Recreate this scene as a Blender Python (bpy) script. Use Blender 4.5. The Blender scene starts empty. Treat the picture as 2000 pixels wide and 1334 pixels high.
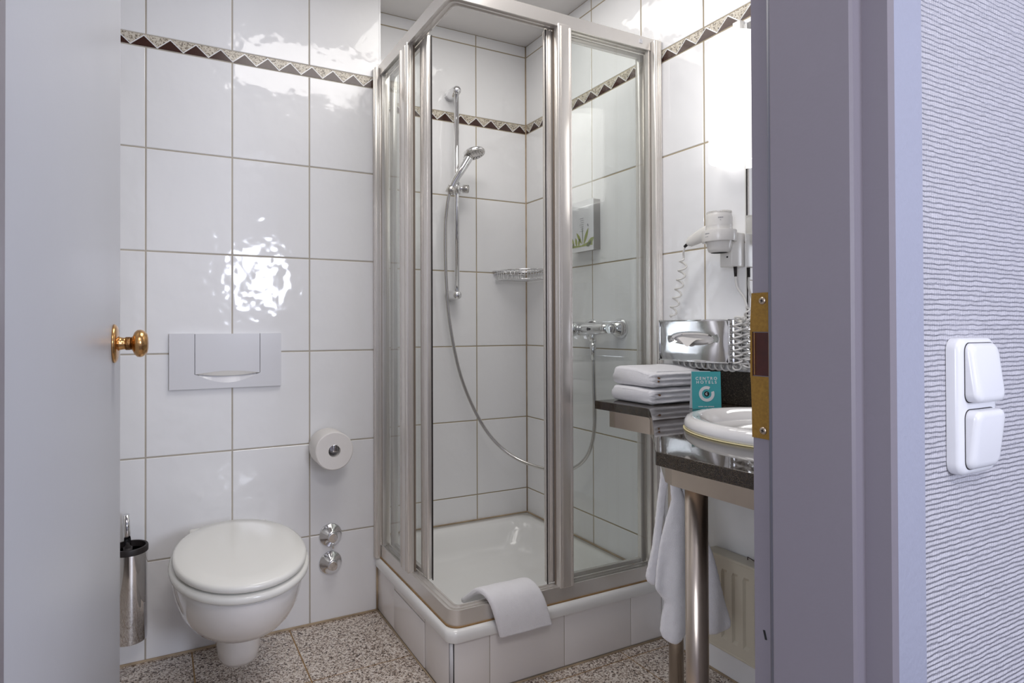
import bpy, bmesh, math, random
from math import sin, cos, pi, radians
from mathutils import Vector, Matrix, noise
random.seed(7)
S = bpy.context.scene
COL = S.collection

# ---------------------------------------------------------------- camera, world, lights, exposure
F_PX, YAW, PITCH, ROLL, CAM_H, CX, CY = 1141.24, 0.4428, 0.0073, -0.0027, 1.0036, 849.5, 632.5
cam_d = bpy.data.cameras.new('camera')
cam = bpy.data.objects.new('camera', cam_d); COL.objects.link(cam)
F0 = Vector((sin(YAW), cos(YAW), 0)); R0 = Vector((cos(YAW), -sin(YAW), 0)); U0 = Vector((0, 0, 1))
Fv = F0*cos(PITCH) + U0*sin(PITCH); U1 = U0*cos(PITCH) - F0*sin(PITCH)
Rv = R0*cos(ROLL) + U1*sin(ROLL); Uv = U1*cos(ROLL) - R0*sin(ROLL)
M = Matrix.Identity(4)
for i in range(3):
    M[i][0], M[i][1], M[i][2] = Rv[i], Uv[i], -Fv[i]
M[2][3] = CAM_H
cam.matrix_world = M
cam_d.sensor_width = 36; cam_d.lens = 36*F_PX/2000
cam_d.shift_x = (1000-CX)/2000; cam_d.shift_y = -(667-CY)/2000
cam_d.clip_start = 0.02
S.camera = cam
S.view_settings.view_transform = 'Standard'; S.view_settings.look = 'None'
S.view_settings.exposure = 0.0; S.view_settings.gamma = 1.0
S.view_settings.use_curve_mapping = False

w = bpy.data.worlds.new('daylight'); S.world = w; w.use_nodes = True
w.node_tree.nodes['Background'].inputs[0].default_value = (0.80, 0.86, 1.0, 1)
w.node_tree.nodes['Background'].inputs[1].default_value = 1.0

def area(name, loc, rot, sx, sy, power, color):
    l = bpy.data.lights.new(name, 'AREA'); l.shape = 'RECTANGLE'; l.size = sx; l.size_y = sy
    l.energy = power; l.color = color
    o = bpy.data.objects.new(name, l); COL.objects.link(o)
    o.location = loc; o.rotation_euler = rot
    return o
# daylight entering the hall through the window behind the camera
area('hall_window_daylight', (0.95, -1.78, 1.50), (radians(90), 0, 0), 0.55, 0.50, 30, (0.80, 0.85, 1.0))
# added side light in the unseen hall, brightens the area under the worktop
area('hall_side_fill', (-1.36, -0.62, 1.25), (0, radians(-90), 0), 1.0, 0.8, 25, (0.86, 0.90, 1.0))
# added overhead fill light for the unseen hall
area('hall_ceiling_fill', (0.2, -0.7, 2.40), (0, 0, 0), 0.6, 0.6, 14, (1.0, 0.95, 0.92))
# added fill light under the unseen ceiling, evens out the bathroom
area('bathroom_ceiling_fill', (0.66, 1.12, 2.245), (0, 0, 0), 0.70, 0.56, 8.6, (1.0, 0.97, 0.95))
# small fill light added above the shower to brighten the recess
area('shower_ceiling_fill', (1.02, 1.64, 2.245), (0, 0, 0), 0.45, 0.36, 2.3, (1.0, 0.98, 0.93))
LAMP_EMIT = 2.0

# ---------------------------------------------------------------- materials
def nt(name):
    m = bpy.data.materials.new(name); m.use_nodes = True
    t = m.node_tree; b = t.nodes['Principled BSDF']
    return m, t, b
def node(t, typ, **kw):
    n = t.nodes.new(typ)
    for k, v in kw.items(): setattr(n, k, v)
    return n
def mat(name, col, rough=0.5, metal=0.0, bump=None, coat=0.0, var=0.03, vscale=8, sheen=0, emit=None, spec=0.5, ior=None):
    m, t, b = nt(name)
    b.inputs['Roughness'].default_value = rough; b.inputs['Metallic'].default_value = metal
    b.inputs['Coat Weight'].default_value = coat
    b.inputs['Specular IOR Level'].default_value = spec
    if ior: b.inputs['IOR'].default_value = ior
    if sheen: b.inputs['Sheen Weight'].default_value = sheen
    tc = node(t, 'ShaderNodeTexCoord')
    n = node(t, 'ShaderNodeTexNoise'); n.inputs['Scale'].default_value = vscale
    t.links.new(tc.outputs['Object'], n.inputs['Vector'])
    r = node(t, 'ShaderNodeMix', data_type='RGBA')
    c1 = [max(0, c*(1-var)) for c in col]; c2 = [min(1, c*(1+var)) for c in col]
    r.inputs[6].default_value = (*c1, 1); r.inputs[7].default_value = (*c2, 1)
    t.links.new(n.outputs['Fac'], r.inputs[0]); t.links.new(r.outputs[2], b.inputs['Base Color'])
    if bump:
        sc, st, dist = bump
        n2 = node(t, 'ShaderNodeTexNoise'); n2.inputs['Scale'].default_value = sc
        n2.inputs['Detail'].default_value = 2
        t.links.new(tc.outputs['Object'], n2.inputs['Vector'])
        bp = node(t, 'ShaderNodeBump'); bp.inputs['Strength'].default_value = st; bp.inputs['Distance'].default_value = dist
        t.links.new(n2.outputs['Fac'], bp.inputs['Height']); t.links.new(bp.outputs['Normal'], b.inputs['Normal'])
    if emit:
        b.inputs['Emission Color'].default_value = (*emit[0], 1); b.inputs['Emission Strength'].default_value = emit[1]
    return m
def hexc(h):
    def f(c): c /= 255; return c/12.92 if c <= 0.04045 else ((c+0.055)/1.055)**2.4
    return tuple(f(int(h[i:i+2], 16)) for i in (0, 2, 4))
M_ = {}
M_['tile'] = mat('glazed_white_tile', (0.88, 0.88, 0.885), 0.07, bump=(13, 0.5, 0.006), var=0.01, vscale=3)
M_['tile_base'] = mat('glazed_white_base_tile', (0.90, 0.87, 0.85), 0.16, bump=(14, 0.2, 0.002), var=0.01, vscale=3)
M_['grout'] = mat('grey_beige_grout', hexc('b5ada0'), 0.9, var=0.25, vscale=6)
M_['grout_brown'] = mat('brownish_grout', hexc('ab9e86'), 0.9, var=0.35, vscale=5)
M_['sealant'] = mat('stained_sealant', hexc('b39f84'), 0.6, var=0.4, vscale=20)
M_['rust_sealant'] = mat('rust_stained_sealant', hexc('9a7a50'), 0.6, var=0.5, vscale=30)
M_['border_dark'] = mat('dark_brown_granite', hexc('3b1e15'), 0.25, var=0.4, vscale=300)
M_['ceiling'] = mat('matt_white_ceiling', (0.80, 0.78, 0.77), 0.9, var=0.02)
M_['paint'] = mat('white_lacquer_paint', (0.52, 0.53, 0.57), 0.35, bump=(140, 0.08, 0.001), var=0.02)
M_['frame_paint'] = mat('grey_lacquer_frame', (0.215, 0.195, 0.225), 0.38, bump=(180, 0.12, 0.001), var=0.03)
M_['frame_paint_lit'] = mat('orange_peel_lit_frame_paint', (0.32, 0.33, 0.41), 0.4, bump=(160, 0.35, 0.0015), var=0.03)  # bluish light on the casing front put into the frame colour
M_['seal'] = mat('grey_rubber_seal', (0.13, 0.13, 0.16), 0.5)
M_['chrome'] = mat('polished_chrome', (0.80, 0.80, 0.81), 0.06, 1.0, var=0.01)
M_['satin'] = mat('satin_chrome', (0.62, 0.60, 0.58), 0.22, 1.0, var=0.04)
M_['steel'] = mat('brushed_stainless_steel', (0.60, 0.52, 0.44), 0.28, 1.0, var=0.08, vscale=20)
M_['alu'] = mat('anodised_aluminium', (0.78, 0.75, 0.71), 0.25, 0.62, var=0.03)
M_['gap_shade'] = mat('brown_gap_shade', (0.24, 0.19, 0.15), 0.5)  # dark strip colour standing in for shade in the gap behind the posts
M_['rubber'] = mat('black_rubber', (0.02, 0.015, 0.015), 0.5)
M_['brass'] = mat('aged_brass', (0.62, 0.36, 0.15), 0.22, 1.0, bump=(120, 0.2, 0.001), var=0.25, vscale=60)
M_['brass_dark'] = mat('engraved_dark_brass', (0.25, 0.13, 0.05), 0.4, 1.0, bump=(300, 0.8, 0.002), var=0.5, vscale=200)
M_['ceramic'] = mat('white_sanitary_ceramic', (0.80, 0.78, 0.76), 0.06, coat=0.5, var=0.01)
M_['seat'] = mat('ivory_plastic_seat', (0.80, 0.79, 0.74), 0.16, var=0.01)
M_['plastic'] = mat('white_plastic', (0.73, 0.73, 0.755), 0.22, var=0.01)
M_['plastic_cream'] = mat('cream_white_plastic', (0.78, 0.76, 0.72), 0.25, var=0.01)
M_['acryl'] = mat('white_acrylic_tray', (0.88, 0.88, 0.86), 0.10, coat=0.3, var=0.01)
M_['cream'] = mat('cream_radiator_enamel', (0.66, 0.61, 0.50), 0.35, var=0.02)
M_['paper'] = mat('soft_white_paper', (0.82, 0.79, 0.76), 0.95, bump=(500, 0.3, 0.001))
M_['card_teal'] = mat('teal_card', hexc('50b2b6'), 0.45, var=0.02)
M_['ink_white'] = mat('white_print', (0.85, 0.85, 0.85), 0.5)
M_['ink_black'] = mat('black_print', (0.01, 0.01, 0.012), 0.5)
M_['ink_grey'] = mat('grey_print', (0.25, 0.25, 0.28), 0.6)
M_['leaf'] = mat('green_print', hexc('8f9a3a'), 0.6, var=0.3, vscale=60)
M_['leaf_dark'] = mat('dark_green_print', hexc('5f6a35'), 0.6, var=0.3, vscale=60)
M_['grey_box'] = mat('grey_dispenser_shell', (0.17, 0.15, 0.14), 0.4)
M_['tag'] = mat('brown_towel_tag', hexc('7a5230'), 0.8)
M_['dark'] = mat('dark_void', (0.015, 0.012, 0.012), 0.7)
M_['mark'] = mat('black_scratch', (0.01, 0.01, 0.01), 0.8)
M_['rust_dark'] = mat('dark_red_recess', hexc('3a1510'), 0.45, var=0.4, vscale=80)
M_['strike'] = mat('speckled_brass_strike', hexc('8c6a2c'), 0.45, 0.35, bump=(400, 0.4, 0.001), var=0.35, vscale=300)
M_['screw'] = mat('screw_steel', (0.55, 0.45, 0.35), 0.3, 1.0)
M_['hall_wall'] = mat('hall_wall_paint', (0.62, 0.62, 0.68), 0.9)
M_['hall_floor'] = mat('hall_floor_carpet', (0.14, 0.13, 0.15), 0.95)
M_['terry'] = mat('white_terry_cloth', (0.90, 0.89, 0.91), 1.0, bump=(650, 0.55, 0.003), var=0.03, vscale=60, sheen=0.3, spec=0.1)
M_['lamp_glass'] = mat('opal_lamp_glass', (0.9, 0.9, 0.9), 0.3, emit=((1.0, 0.97, 0.95), LAMP_EMIT))

def granite(name, cols, scale, rough=0.25, spec=0.5):
    m, t, b = nt(name); b.inputs['Roughness'].default_value = rough; b.inputs['Specular IOR Level'].default_value = spec
    tc = node(t, 'ShaderNodeTexCoord')
    v = node(t, 'ShaderNodeTexVoronoi'); v.inputs['Scale'].default_value = scale
    v2 = node(t, 'ShaderNodeTexVoronoi'); v2.inputs['Scale'].default_value = scale*2.1
    sp = node(t, 'ShaderNodeSeparateColor'); sp2 = node(t, 'ShaderNodeSeparateColor')
    mx = node(t, 'ShaderNodeMath', operation='ADD'); ml = node(t, 'ShaderNodeMath', operation='MULTIPLY_ADD')
    ml.inputs[1].default_value = 0.35
    r = node(t, 'ShaderNodeValToRGB'); r.color_ramp.interpolation = 'CONSTANT'
    L = t.links.new
    L(tc.outputs['Object'], v.inputs['Vector']); L(tc.outputs['Object'], v2.inputs['Vector'])
    L(v.outputs['Color'], sp.inputs[0]); L(v2.outputs['Color'], sp2.inputs[0])
    L(sp2.outputs[0], ml.inputs[0])
    m65 = node(t, 'ShaderNodeMath', operation='MULTIPLY'); m65.inputs[1].default_value = 0.65
    L(sp.outputs[0], m65.inputs[0]); L(m65.outputs[0], ml.inputs[2])
    L(ml.outputs[0], r.inputs[0]); L(r.outputs[0], b.inputs['Base Color'])
    els = r.color_ramp.elements
    els[0].position = 0; els[0].color = (*hexc(cols[0][1]), 1)
    els[1].position = cols[1][0]; els[1].color = (*hexc(cols[1][1]), 1)
    for p, c in cols[2:]:
        e = els.new(p); e.color = (*hexc(c), 1)
    return m
M_['floor_tile'] = granite('speckled_granite_floor', [(0, '2a231f'), (0.20, '6e5c50'), (0.30, 'a39081'), (0.44, 'd0c4b8'), (0.68, 'ece4dc')], 230, 0.35)
M_['border_speck'] = granite('speckled_border_granite', [(0, '4a4238'), (0.20, '8c8070'), (0.34, 'c9bfae'), (0.6, 'd9d2c4')], 260, 0.3)
M_['worktop'] = granite('dark_polished_granite', [(0, '1a140e'), (0.3, '2c231a'), (0.6, '3d3226'), (0.85, '504434')], 800, 0.035, 0.85)

def glass_mat():
    m = bpy.data.materials.new('clear_shower_glass'); m.use_nodes = True
    t = m.node_tree; t.nodes.clear()
    o = node(t, 'ShaderNodeOutputMaterial'); mix = node(t, 'ShaderNodeMixShader')
    tr = node(t, 'ShaderNodeBsdfTransparent'); gl = node(t, 'ShaderNodeBsdfGlossy'); fr = node(t, 'ShaderNodeFresnel')
    tr.inputs[0].default_value = (0.985, 0.996, 0.990, 1); gl.inputs['Roughness'].default_value = 0.012
    ge = node(t, 'ShaderNodeNewGeometry'); io = node(t, 'ShaderNodeMapRange')   # same reflectance on the way in and out of the pane
    io.inputs['To Min'].default_value = 1.5; io.inputs['To Max'].default_value = 1/1.5
    t.links.new(ge.outputs['Backfacing'], io.inputs['Value']); t.links.new(io.outputs['Result'], fr.inputs[0])
    t.links.new(fr.outputs[0], mix.inputs[0]); t.links.new(tr.outputs[0], mix.inputs[1]); t.links.new(gl.outputs[0], mix.inputs[2])
    t.links.new(mix.outputs[0], o.inputs[0])
    return m
M_['glass'] = glass_mat()

def wallpaper_mat():
    m, t, b = nt('woven_fibre_wallpaper')
    b.inputs['Roughness'].default_value = 0.75; b.inputs['Base Color'].default_value = (0.50, 0.49, 0.535, 1)
    L = t.links.new
    tc = node(t, 'ShaderNodeTexCoord'); mp = node(t, 'ShaderNodeMapping'); mp.inputs['Scale'].default_value = (0.35, 1, 1)
    wv = node(t, 'ShaderNodeTexWave', wave_type='BANDS', bands_direction='Z'); wv.inputs['Scale'].default_value = 56
    wv.inputs['Distortion'].default_value = 2.2; wv.inputs['Detail'].default_value = 2; wv.inputs['Detail Scale'].default_value = 2.5
    L(tc.outputs['Object'], mp.inputs[0]); L(mp.outputs[0], wv.inputs[0])
    nz = node(t, 'ShaderNodeTexNoise'); nz.inputs['Scale'].default_value = 230; L(tc.outputs['Object'], nz.inputs[0])
    wx = node(t, 'ShaderNodeTexWave', wave_type='BANDS', bands_direction='X'); wx.inputs['Scale'].default_value = 70
    wx.inputs['Distortion'].default_value = 4; wx.inputs['Detail'].default_value = 2
    L(tc.outputs['Object'], wx.inputs[0])
    a = node(t, 'ShaderNodeMath', operation='MULTIPLY_ADD'); a.inputs[1].default_value = 0.3
    L(wx.outputs['Fac'], a.inputs[0]); L(wv.outputs['Fac'], a.inputs[2])
    a2 = node(t, 'ShaderNodeMath', operation='MULTIPLY_ADD'); a2.inputs[1].default_value = 0.6
    L(nz.outputs['Fac'], a2.inputs[0]); L(a.outputs[0], a2.inputs[2])
    bp = node(t, 'ShaderNodeBump'); bp.inputs['Strength'].default_value = 0.95; bp.inputs['Distance'].default_value = 0.0022
    L(a2.outputs[0], bp.inputs['Height']); L(bp.outputs[0], b.inputs['Normal'])
    return m
M_['wallpaper'] = wallpaper_mat()

# ---------------------------------------------------------------- mesh helpers
class B:
    def __init__(s, *mats):
        s.bm = bmesh.new(); s.mats = list(mats) or ['plastic']; s.mi = 0
    def m(s, i): s.mi = i; return s
    def face(s, vs, smooth=False):
        try: f = s.bm.faces.new(vs)
        except ValueError: return None
        f.material_index = s.mi; f.smooth = smooth; return f
    def poly(s, pts): return s.face([s.bm.verts.new(p) for p in pts])
    def box(s, x0, x1, y0, y1, z0, z1, rot=None, about=None, bev=0):
        c = [(x, y, z) for z in (z0, z1) for y in (y0, y1) for x in (x0, x1)]
        P = [Vector(p) for p in c]
        if rot is not None:
            a = Vector(about) if about else sum(P, Vector())/8
            P = [rot @ (p-a) + a for p in P]
        v = [s.bm.verts.new(p) for p in P]
        fs = [s.face([v[i] for i in q]) for q in ((0,2,3,1),(4,5,7,6),(0,1,5,4),(2,6,7,3),(0,4,6,2),(1,3,7,5))]
        if bev:
            es = list({e for f in fs for e in f.edges})
            r = bmesh.ops.bevel(s.bm, geom=es, offset=bev, segments=3, profile=0.5, affect='EDGES', clamp_overlap=True)
            for f in r['faces']: f.material_index = s.mi; f.smooth = True
        return s
    def loft(s, rings, cap0=True, cap1=True, smooth=True, closed=True):
        V = [[s.bm.verts.new(p) for p in r] for r in rings]
        n = len(V[0])
        for a, b in zip(V, V[1:]):
            for i in range(n if closed else n-1):
                j = (i+1) % n
                s.face([a[i], a[j], b[j], b[i]], smooth)
        if cap0: s.face(list(reversed(V[0])), False)
        if cap1: s.face(V[-1], False)
        return s
    def lathe(s, prof, origin=(0,0,0), axis=(0,0,1), n=32, smooth=True, cap0=True, cap1=True, flat=None):
        ax = Vector(axis).normalized()
        u = ax.orthogonal().normalized(); v = ax.cross(u)
        o = Vector(origin)
        rings = [[o + ax*h + (u*cos(2*pi*i/n) + v*sin(2*pi*i/n))*max(r, 1e-5) for i in range(n)] for r, h in prof]
        return s.loft(rings, cap0, cap1, smooth)
    def cyl(s, p0, p1, r, n=24, r1=None, smooth=True):
        p0 = Vector(p0); p1 = Vector(p1); d = p1-p0
        return s.lathe([(r, 0), (r if r1 is None else r1, d.length)], p0, d, n, smooth)
    def tube(s, pts, r, n=10, closed=False, caps=True, rz=None):
        P = [Vector(p) for p in pts]; N = len(P); rings = []
        up = None
        for i in range(N):
            a = P[(i-1) % N] if (closed or i > 0) else P[0]
            b = P[(i+1) % N] if (closed or i < N-1) else P[-1]
            t = (b-a).normalized()
            if up is None:
                up = t.orthogonal().normalized()
            else:
                up = up - t*up.dot(t)
                up = up.normalized() if up.length > 1e-6 else t.orthogonal().normalized()
            v = t.cross(up)
            rr = r(i/(N-1)) if callable(r) else r
            rings.append([P[i] + (up*cos(2*pi*k/n) + v*sin(2*pi*k/n))*rr for k in range(n)])
        if closed:
            rings.append(rings[0])
            V = [[s.bm.verts.new(p) for p in rg] for rg in rings[:-1]]
            for i in range(len(V)):
                a, b = V[i], V[(i+1) % len(V)]
                for k in range(n): s.face([a[k], a[(k+1) % n], b[(k+1) % n], b[k]], True)
            return s
        return s.loft(rings, caps, caps, True)
    def prism(s, pts, z0, z1, smooth=False):
        return s.loft([[(x, y, z0) for x, y in pts], [(x, y, z1) for x, y in pts]], smooth=smooth)
    def ext(s, pts, d):      # extrude a 3-D polygon by a vector
        d = Vector(d)
        return s.loft([[Vector(p) for p in pts], [Vector(p)+d for p in pts]], smooth=False)
    def xform(s, M):
        bmesh.ops.transform(s.bm, matrix=M, verts=s.bm.verts); return s

def part(name, b, parent=None, loc=None, bevel=0, subsurf=0, auto=None, label=None, weld=False):
    """link the builder as one mesh object; world coordinates in, stored relative to its parent / own base"""
    bm = b.bm
    if weld: bmesh.ops.remove_doubles(bm, verts=bm.verts, dist=1e-5)
    bmesh.ops.recalc_face_normals(bm, faces=bm.faces)
    if parent is not None:
        base = world_loc(parent)
        off = base
    else:
        if loc is None:
            xs = [v.co for v in bm.verts]
            loc = Vector(((min(v.x for v in xs)+max(v.x for v in xs))/2, (min(v.y for v in xs)+max(v.y for v in xs))/2, min(v.z for v in xs)))
        off = Vector(loc)
    bmesh.ops.translate(bm, vec=-off, verts=bm.verts)
    me = bpy.data.meshes.new(name); bm.to_mesh(me); bm.free()
    for k in b.mats: me.materials.append(M_[k])
    o = bpy.data.objects.new(name, me); COL.objects.link(o)
    if parent is not None: o.parent = parent
    else: o.location = off
    if bevel:
        md = o.modifiers.new('edge', 'BEVEL'); md.width = bevel; md.segments = 3; md.limit_method = 'ANGLE'; md.angle_limit = radians(40)
        md.harden_normals = False
        for p in me.polygons: p.use_smooth = True
        auto = auto or 35
    if subsurf:
        md = o.modifiers.new('smooth', 'SUBSURF'); md.levels = subsurf; md.render_levels = subsurf
    if auto:
        for p in me.polygons: p.use_smooth = True
        me.set_sharp_from_angle(angle=radians(auto))
    if label: o['label'] = label
    return o
def world_loc(o):
    v = Vector(o.location)
    while o.parent: o = o.parent; v += Vector(o.location)
    return v
def thing(name, label, cat, loc, group=None):
    o = bpy.data.objects.new(name, None); COL.objects.link(o); o.location = loc
    o.empty_display_size = 0.05
    o['label'] = label; o['category'] = cat
    if group: o['group'] = group
    return o
def tag(o, label, cat, group=None):
    o['label'] = label; o['category'] = cat
    if group: o['group'] = group
    return o
def struct(o, label=None, cat=None):
    o['kind'] = 'structure'
    if label: o['label'] = label
    if cat: o['category'] = cat
    return o
def ell(cx, cy, a, b, z, n=48, e=2.0, ph=0):
    P = []
    for i in range(n):
        t = 2*pi*i/n + ph; c, s = cos(t), sin(t)
        P.append((cx + a*math.copysign(abs(c)**(2/e), c), cy + b*math.copysign(abs(s)**(2/e), s), z))
    return P
def rrect(x0, x1, y0, y1, r, z, n=8):
    P = []
    for cx, cy, a0 in ((x1-r, y1-r, 0), (x0+r, y1-r, 90), (x0+r, y0+r, 180), (x1-r, y0+r, 270)):
        for k in range(n+1):
            a = radians(a0+90*k/n); P.append((cx+r*cos(a), cy+r*sin(a), z))
    return P
def smooth_path(pts, n=8):
    P = [Vector(p) for p in pts]; out = []
    for i in range(len(P)-1):
        p0 = P[max(i-1, 0)]; p1 = P[i]; p2 = P[i+1]; p3 = P[min(i+2, len(P)-1)]
        for k in range(n):
            t = k/n
            out.append(0.5*((2*p1) + (p2-p0)*t + (2*p0-5*p1+4*p2-p3)*t*t + (3*p1-p0-3*p2+p3)*t**3))
    out.append(P[-1]); return out

# ---------------------------------------------------------------- room shell
YT, YS, XR, XC, ZC = 1.978, 2.165, 1.476, 0.7225, 2.2523
XL, YD0, YD1 = -0.52, 0.345, 0.485        # left wall, hall face and bath face of the door wall
BB, BT = 1.8626, 1.9005
ZL = [0.0, 0.2983, 0.6124, 0.9265, 1.2406, 1.5547, BB]
ZU = [BT, 2.2032, ZC]
G = 0.0021   # half a joint
def tiled(name, u_lines, z_rows, place, nrm, border=None, grout='grout', thick=0.008, back=0.10):
    """place(u, z, d) -> world point, d = distance out of the wall face into the room (0 = tile face)"""
    b = B('tile', grout, 'border_speck', 'border_dark')
    u0, u1 = u_lines[0], u_lines[-1]; z0, z1 = z_rows[0][0], z_rows[-1][-1]
    # grout bed and wall body
    b.m(1)
    P = [[place(u, z, d) for z in (z0, z1) for u in (u0, u1)] for d in (-0.0015, -back)]
    v = [b.bm.verts.new(p) for r in P for p in r]
    for q in ((0,1,3,2),(4,6,7,5),(0,4,5,1),(2,3,7,6),(0,2,6,4),(1,5,7,3)): b.face([v[i] for i in q])
    b.m(0)
    for zs in z_rows:
        for za, zb in zip(zs, zs[1:]):
            for ua, ub in zip(u_lines, u_lines[1:]):
                a0, a1, c0, c1 = ua+G, ub-G, za+G, zb-G
                if za == z0: c0 = za
                if a1-a0 < 0.002: continue
                e = 0.0016
                tilt = [random.uniform(-.0003, .0003) for _ in range(4)]
                o = [b.bm.verts.new(place(u, z, -0.0016)) for u, z in ((a0,c0),(a1,c0),(a1,c1),(a0,c1))]
                f = [b.bm.verts.new(place(u, z, -0.0002+tl)) for (u, z), tl in zip(((a0+e,c0+e),(a1-e,c0+e),(a1-e,c1-e),(a0+e,c1-e)), tilt)]
                b.face(f)
                for k in range(4): b.face([o[k], o[(k+1) % 4], f[(k+1) % 4], f[k]])
    if border is not None:
        p, ph = 0.0735, border
        zb, zt = BB+0.0015, BT-0.0015
        k = math.floor((u0-ph)/p)-1
        def clip(poly):
            for lim, sgn in ((u0, 1), (u1, -1)):
                out = []
                for i in range(len(poly)):
                    A, C = poly[i], poly[(i+1) % len(poly)]
                    ia, ic = sgn*(A[0]-lim) >= 0, sgn*(C[0]-lim) >= 0
                    if ia: out.append(A)
                    if ia != ic:
                        t = (lim-A[0])/(C[0]-A[0]); out.append((lim, A[1]+(C[1]-A[1])*t))
                poly = out
                if not poly: break
            return poly
        b.m(2)   # light bed strip under the triangles shows as the thin joint lines
        while ph+k*p < u1+p:
            c = ph+k*p; g = 0.0010
            for mi, tri in ((3, [(c-p/2+g, zb), (c+p/2-g, zb), (c, zt-0.004)]), (2, [(c+g*0.3, zt), (c+p-g*0.3, zt), (c+p/2, zb+0.003)])):
                pl = clip(tri)
                if len(pl) >= 3:
                    b.m(mi)
                    b.poly([place(u, z, -0.0004) for u, z in pl])
            k += 1
        b.m(0)
        vs = [b.bm.verts.new(place(u, z, -0.0009)) for u, z in ((u0, zb), (u1, zb), (u1, zt), (u0, zt))]
        b.face(vs)
    return b
rows_full = [ZL, ZU]
tx = [XL, -0.2837, -0.0337, 0.2163, 0.4663, XC]
b = tiled('wall_back', tx, rows_full, lambda u, z, d: (u, YT-d, z), None, -0.039)
struct(part('wall_back', b), 'white tiled wall behind the toilet with a granite triangle border', 'wall')
# return face of the pre-wall beside the shower, with a narrow white edge bead
b = tiled('wall_return', [YT+0.003, YS], rows_full, lambda u, z, d: (XC+d, u, z), None, None, back=0.05)
b.m(0); b.box(XC-0.004, XC+0.0015, YT-0.0008, YT+0.006, 0, ZC)
struct(part('wall_return', b), 'narrow tiled return between toilet wall and shower recess', 'wall')
sx = [XC, 0.9736, 1.2236, XR]
b = tiled('wall_shower', sx, rows_full, lambda u, z, d: (u, YS-d, z), None, 1.003-0.0735*6, 'grout_brown')
struct(part('wall_shower', b), 'white tiled back wall of the shower recess', 'wall')
ry = [YD1, 0.4809+0.003, 0.7309, 0.9809, 1.2309, 1.4809, 1.7309, 1.9809, YS]
ry = [YD1, 0.7309, 0.9809, 1.2309, 1.4809, 1.7309, 1.9809, YS]
b = tiled('wall_right', ry, rows_full, lambda u, z, d: (XR-d, u, z), None, 2.103-0.0735*20, 'grout_brown')
struct(part('wall_right', b), 'white tiled right-hand wall carrying lamp, dryer and vanity', 'wall')
ly = [YD1, 0.7309, 0.9809, 1.2309, 1.4809, 1.7309, YT]
b = tiled('wall_left', ly, rows_full, lambda u, z, d: (XL+d, u, z), None, 0.60)
struct(part('wall_left', b), 'white tiled left wall hidden behind the open door', 'wall')

# floor: 30 cm speckled granite tiles over a grout bed
b = B('floor_tile', 'rust_sealant')
b.m(1).box(XL-0.1, XR+0.1, YD1-0.02, YS+0.1, -0.10, -0.0012)
b.m(0)
fx = [XL] + [0.096+0.3*k for k in range(-2, 5)] + [XR]; fx = [XL, -0.504, -0.204, 0.096, 0.396, 0.7125, 0.996, 1.296, XR]
fy = [YD1-0.02, 0.76, 1.06, 1.36, 1.66, 1.965, YS]
for xa, xb in zip(fx, fx[1:]):
    for ya, yb in zip(fy, fy[1:]):
        b.box(xa+0.0022, xb-0.0022, ya+0.0022, yb-0.0022, -0.008, 0.0)
struct(part('floor', b), 'beige and brown speckled granite floor tiles', 'floor')
b = B('sealant')
b.tube([(XL, YT-0.003, 0.001), (0.703, YT-0.003, 0.001)], 0.005, 8)
b.tube([(0.706, YT-0.004, 0.001), (0.706, YT-0.004, 0.155)], 0.004, 8)
b.tube([(XR-0.002, 1.39, 0.001), (XR-0.002, YD1, 0.001)], 0.004, 8)
b.tube([(XR-0.0005, YS-0.0005, 0.19), (XR-0.0005, YS-0.0005, ZC)], 0.0032, 6); b.tube([(XC+0.0005, YS-0.0005, 0.19), (XC+0.0005, YS-0.0005, ZC)], 0.003, 6)
struct(part('baseboard_back', b), 'brownish silicone joint along the foot of the tiled walls', 'joint')
b = B('ceiling').box(XL-0.1, XR+0.1, YD1-0.1, YS+0.1, ZC, ZC+0.1)
struct(part('ceiling', b), 'plain white bathroom ceiling', 'ceiling')

# door wall: wallpaper on the hall side, plain on the bath side
OX0, OX1, OZ = -0.105, 0.672, 2.03
b = B('wallpaper')
b.box(OX1+0.004, 2.2, YD0, YD1-0.001, 0, 2.5)
b.box(-1.4, OX0-0.004, YD0, YD1-0.001, 0, 2.5)
b.box(OX0-0.004, OX1+0.004, YD0, YD1-0.001, OZ+0.02, 2.5)
struct(part('wall_front', b), 'white woven-texture wallpapered wall around the doorway', 'wall')
# hall behind the camera
b = B('hall_wall')
b.box(-1.5, -1.4, -1.9, 0.49, 0, 2.5); struct(part('wall_hall_left', b), 'hall wall left of the doorway', 'wall')
b = B('hall_wall').box(2.2, 2.3, -1.9, 0.49, 0, 2.5); struct(part('wall_hall_right', b), 'hall wall right of the doorway', 'wall')
b = B('hall_wall')
b.box(-1.5, 0.55, -1.9, -1.8, 0, 2.5); b.box(1.35, 2.3, -1.9, -1.8, 0, 2.5); b.box(0.55, 1.35, -1.9, -1.8, 0, 1.15); b.box(0.55, 1.35, -1.9, -1.8, 1.85, 2.5)
struct(part('wall_hall_back', b), 'hall wall with a window behind the camera', 'wall')
b = B('hall_floor').box(-1.5, 2.3, -1.9, YD1-0.02, -0.1, 0); struct(part('floor_hall', b), 'dark hall floor', 'floor')
b = B('ceiling').box(-1.5, 2.3, -1.9, YD1-0.1, 2.5, 2.6); struct(part('ceiling_hall', b), 'hall ceiling', 'ceiling')
b = B('paint')
for x0, x1, z0, z1 in ((0.55, 1.35, 1.15, 1.19), (0.55, 1.35, 1.81, 1.85), (0.55, 0.59, 1.19, 1.81), (1.31, 1.35, 1.19, 1.81)):
    b.box(x0, x1, -1.87, -1.83, z0, z1)
struct(part('window_1', b), 'white framed hall window behind the camera', 'window')
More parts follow.
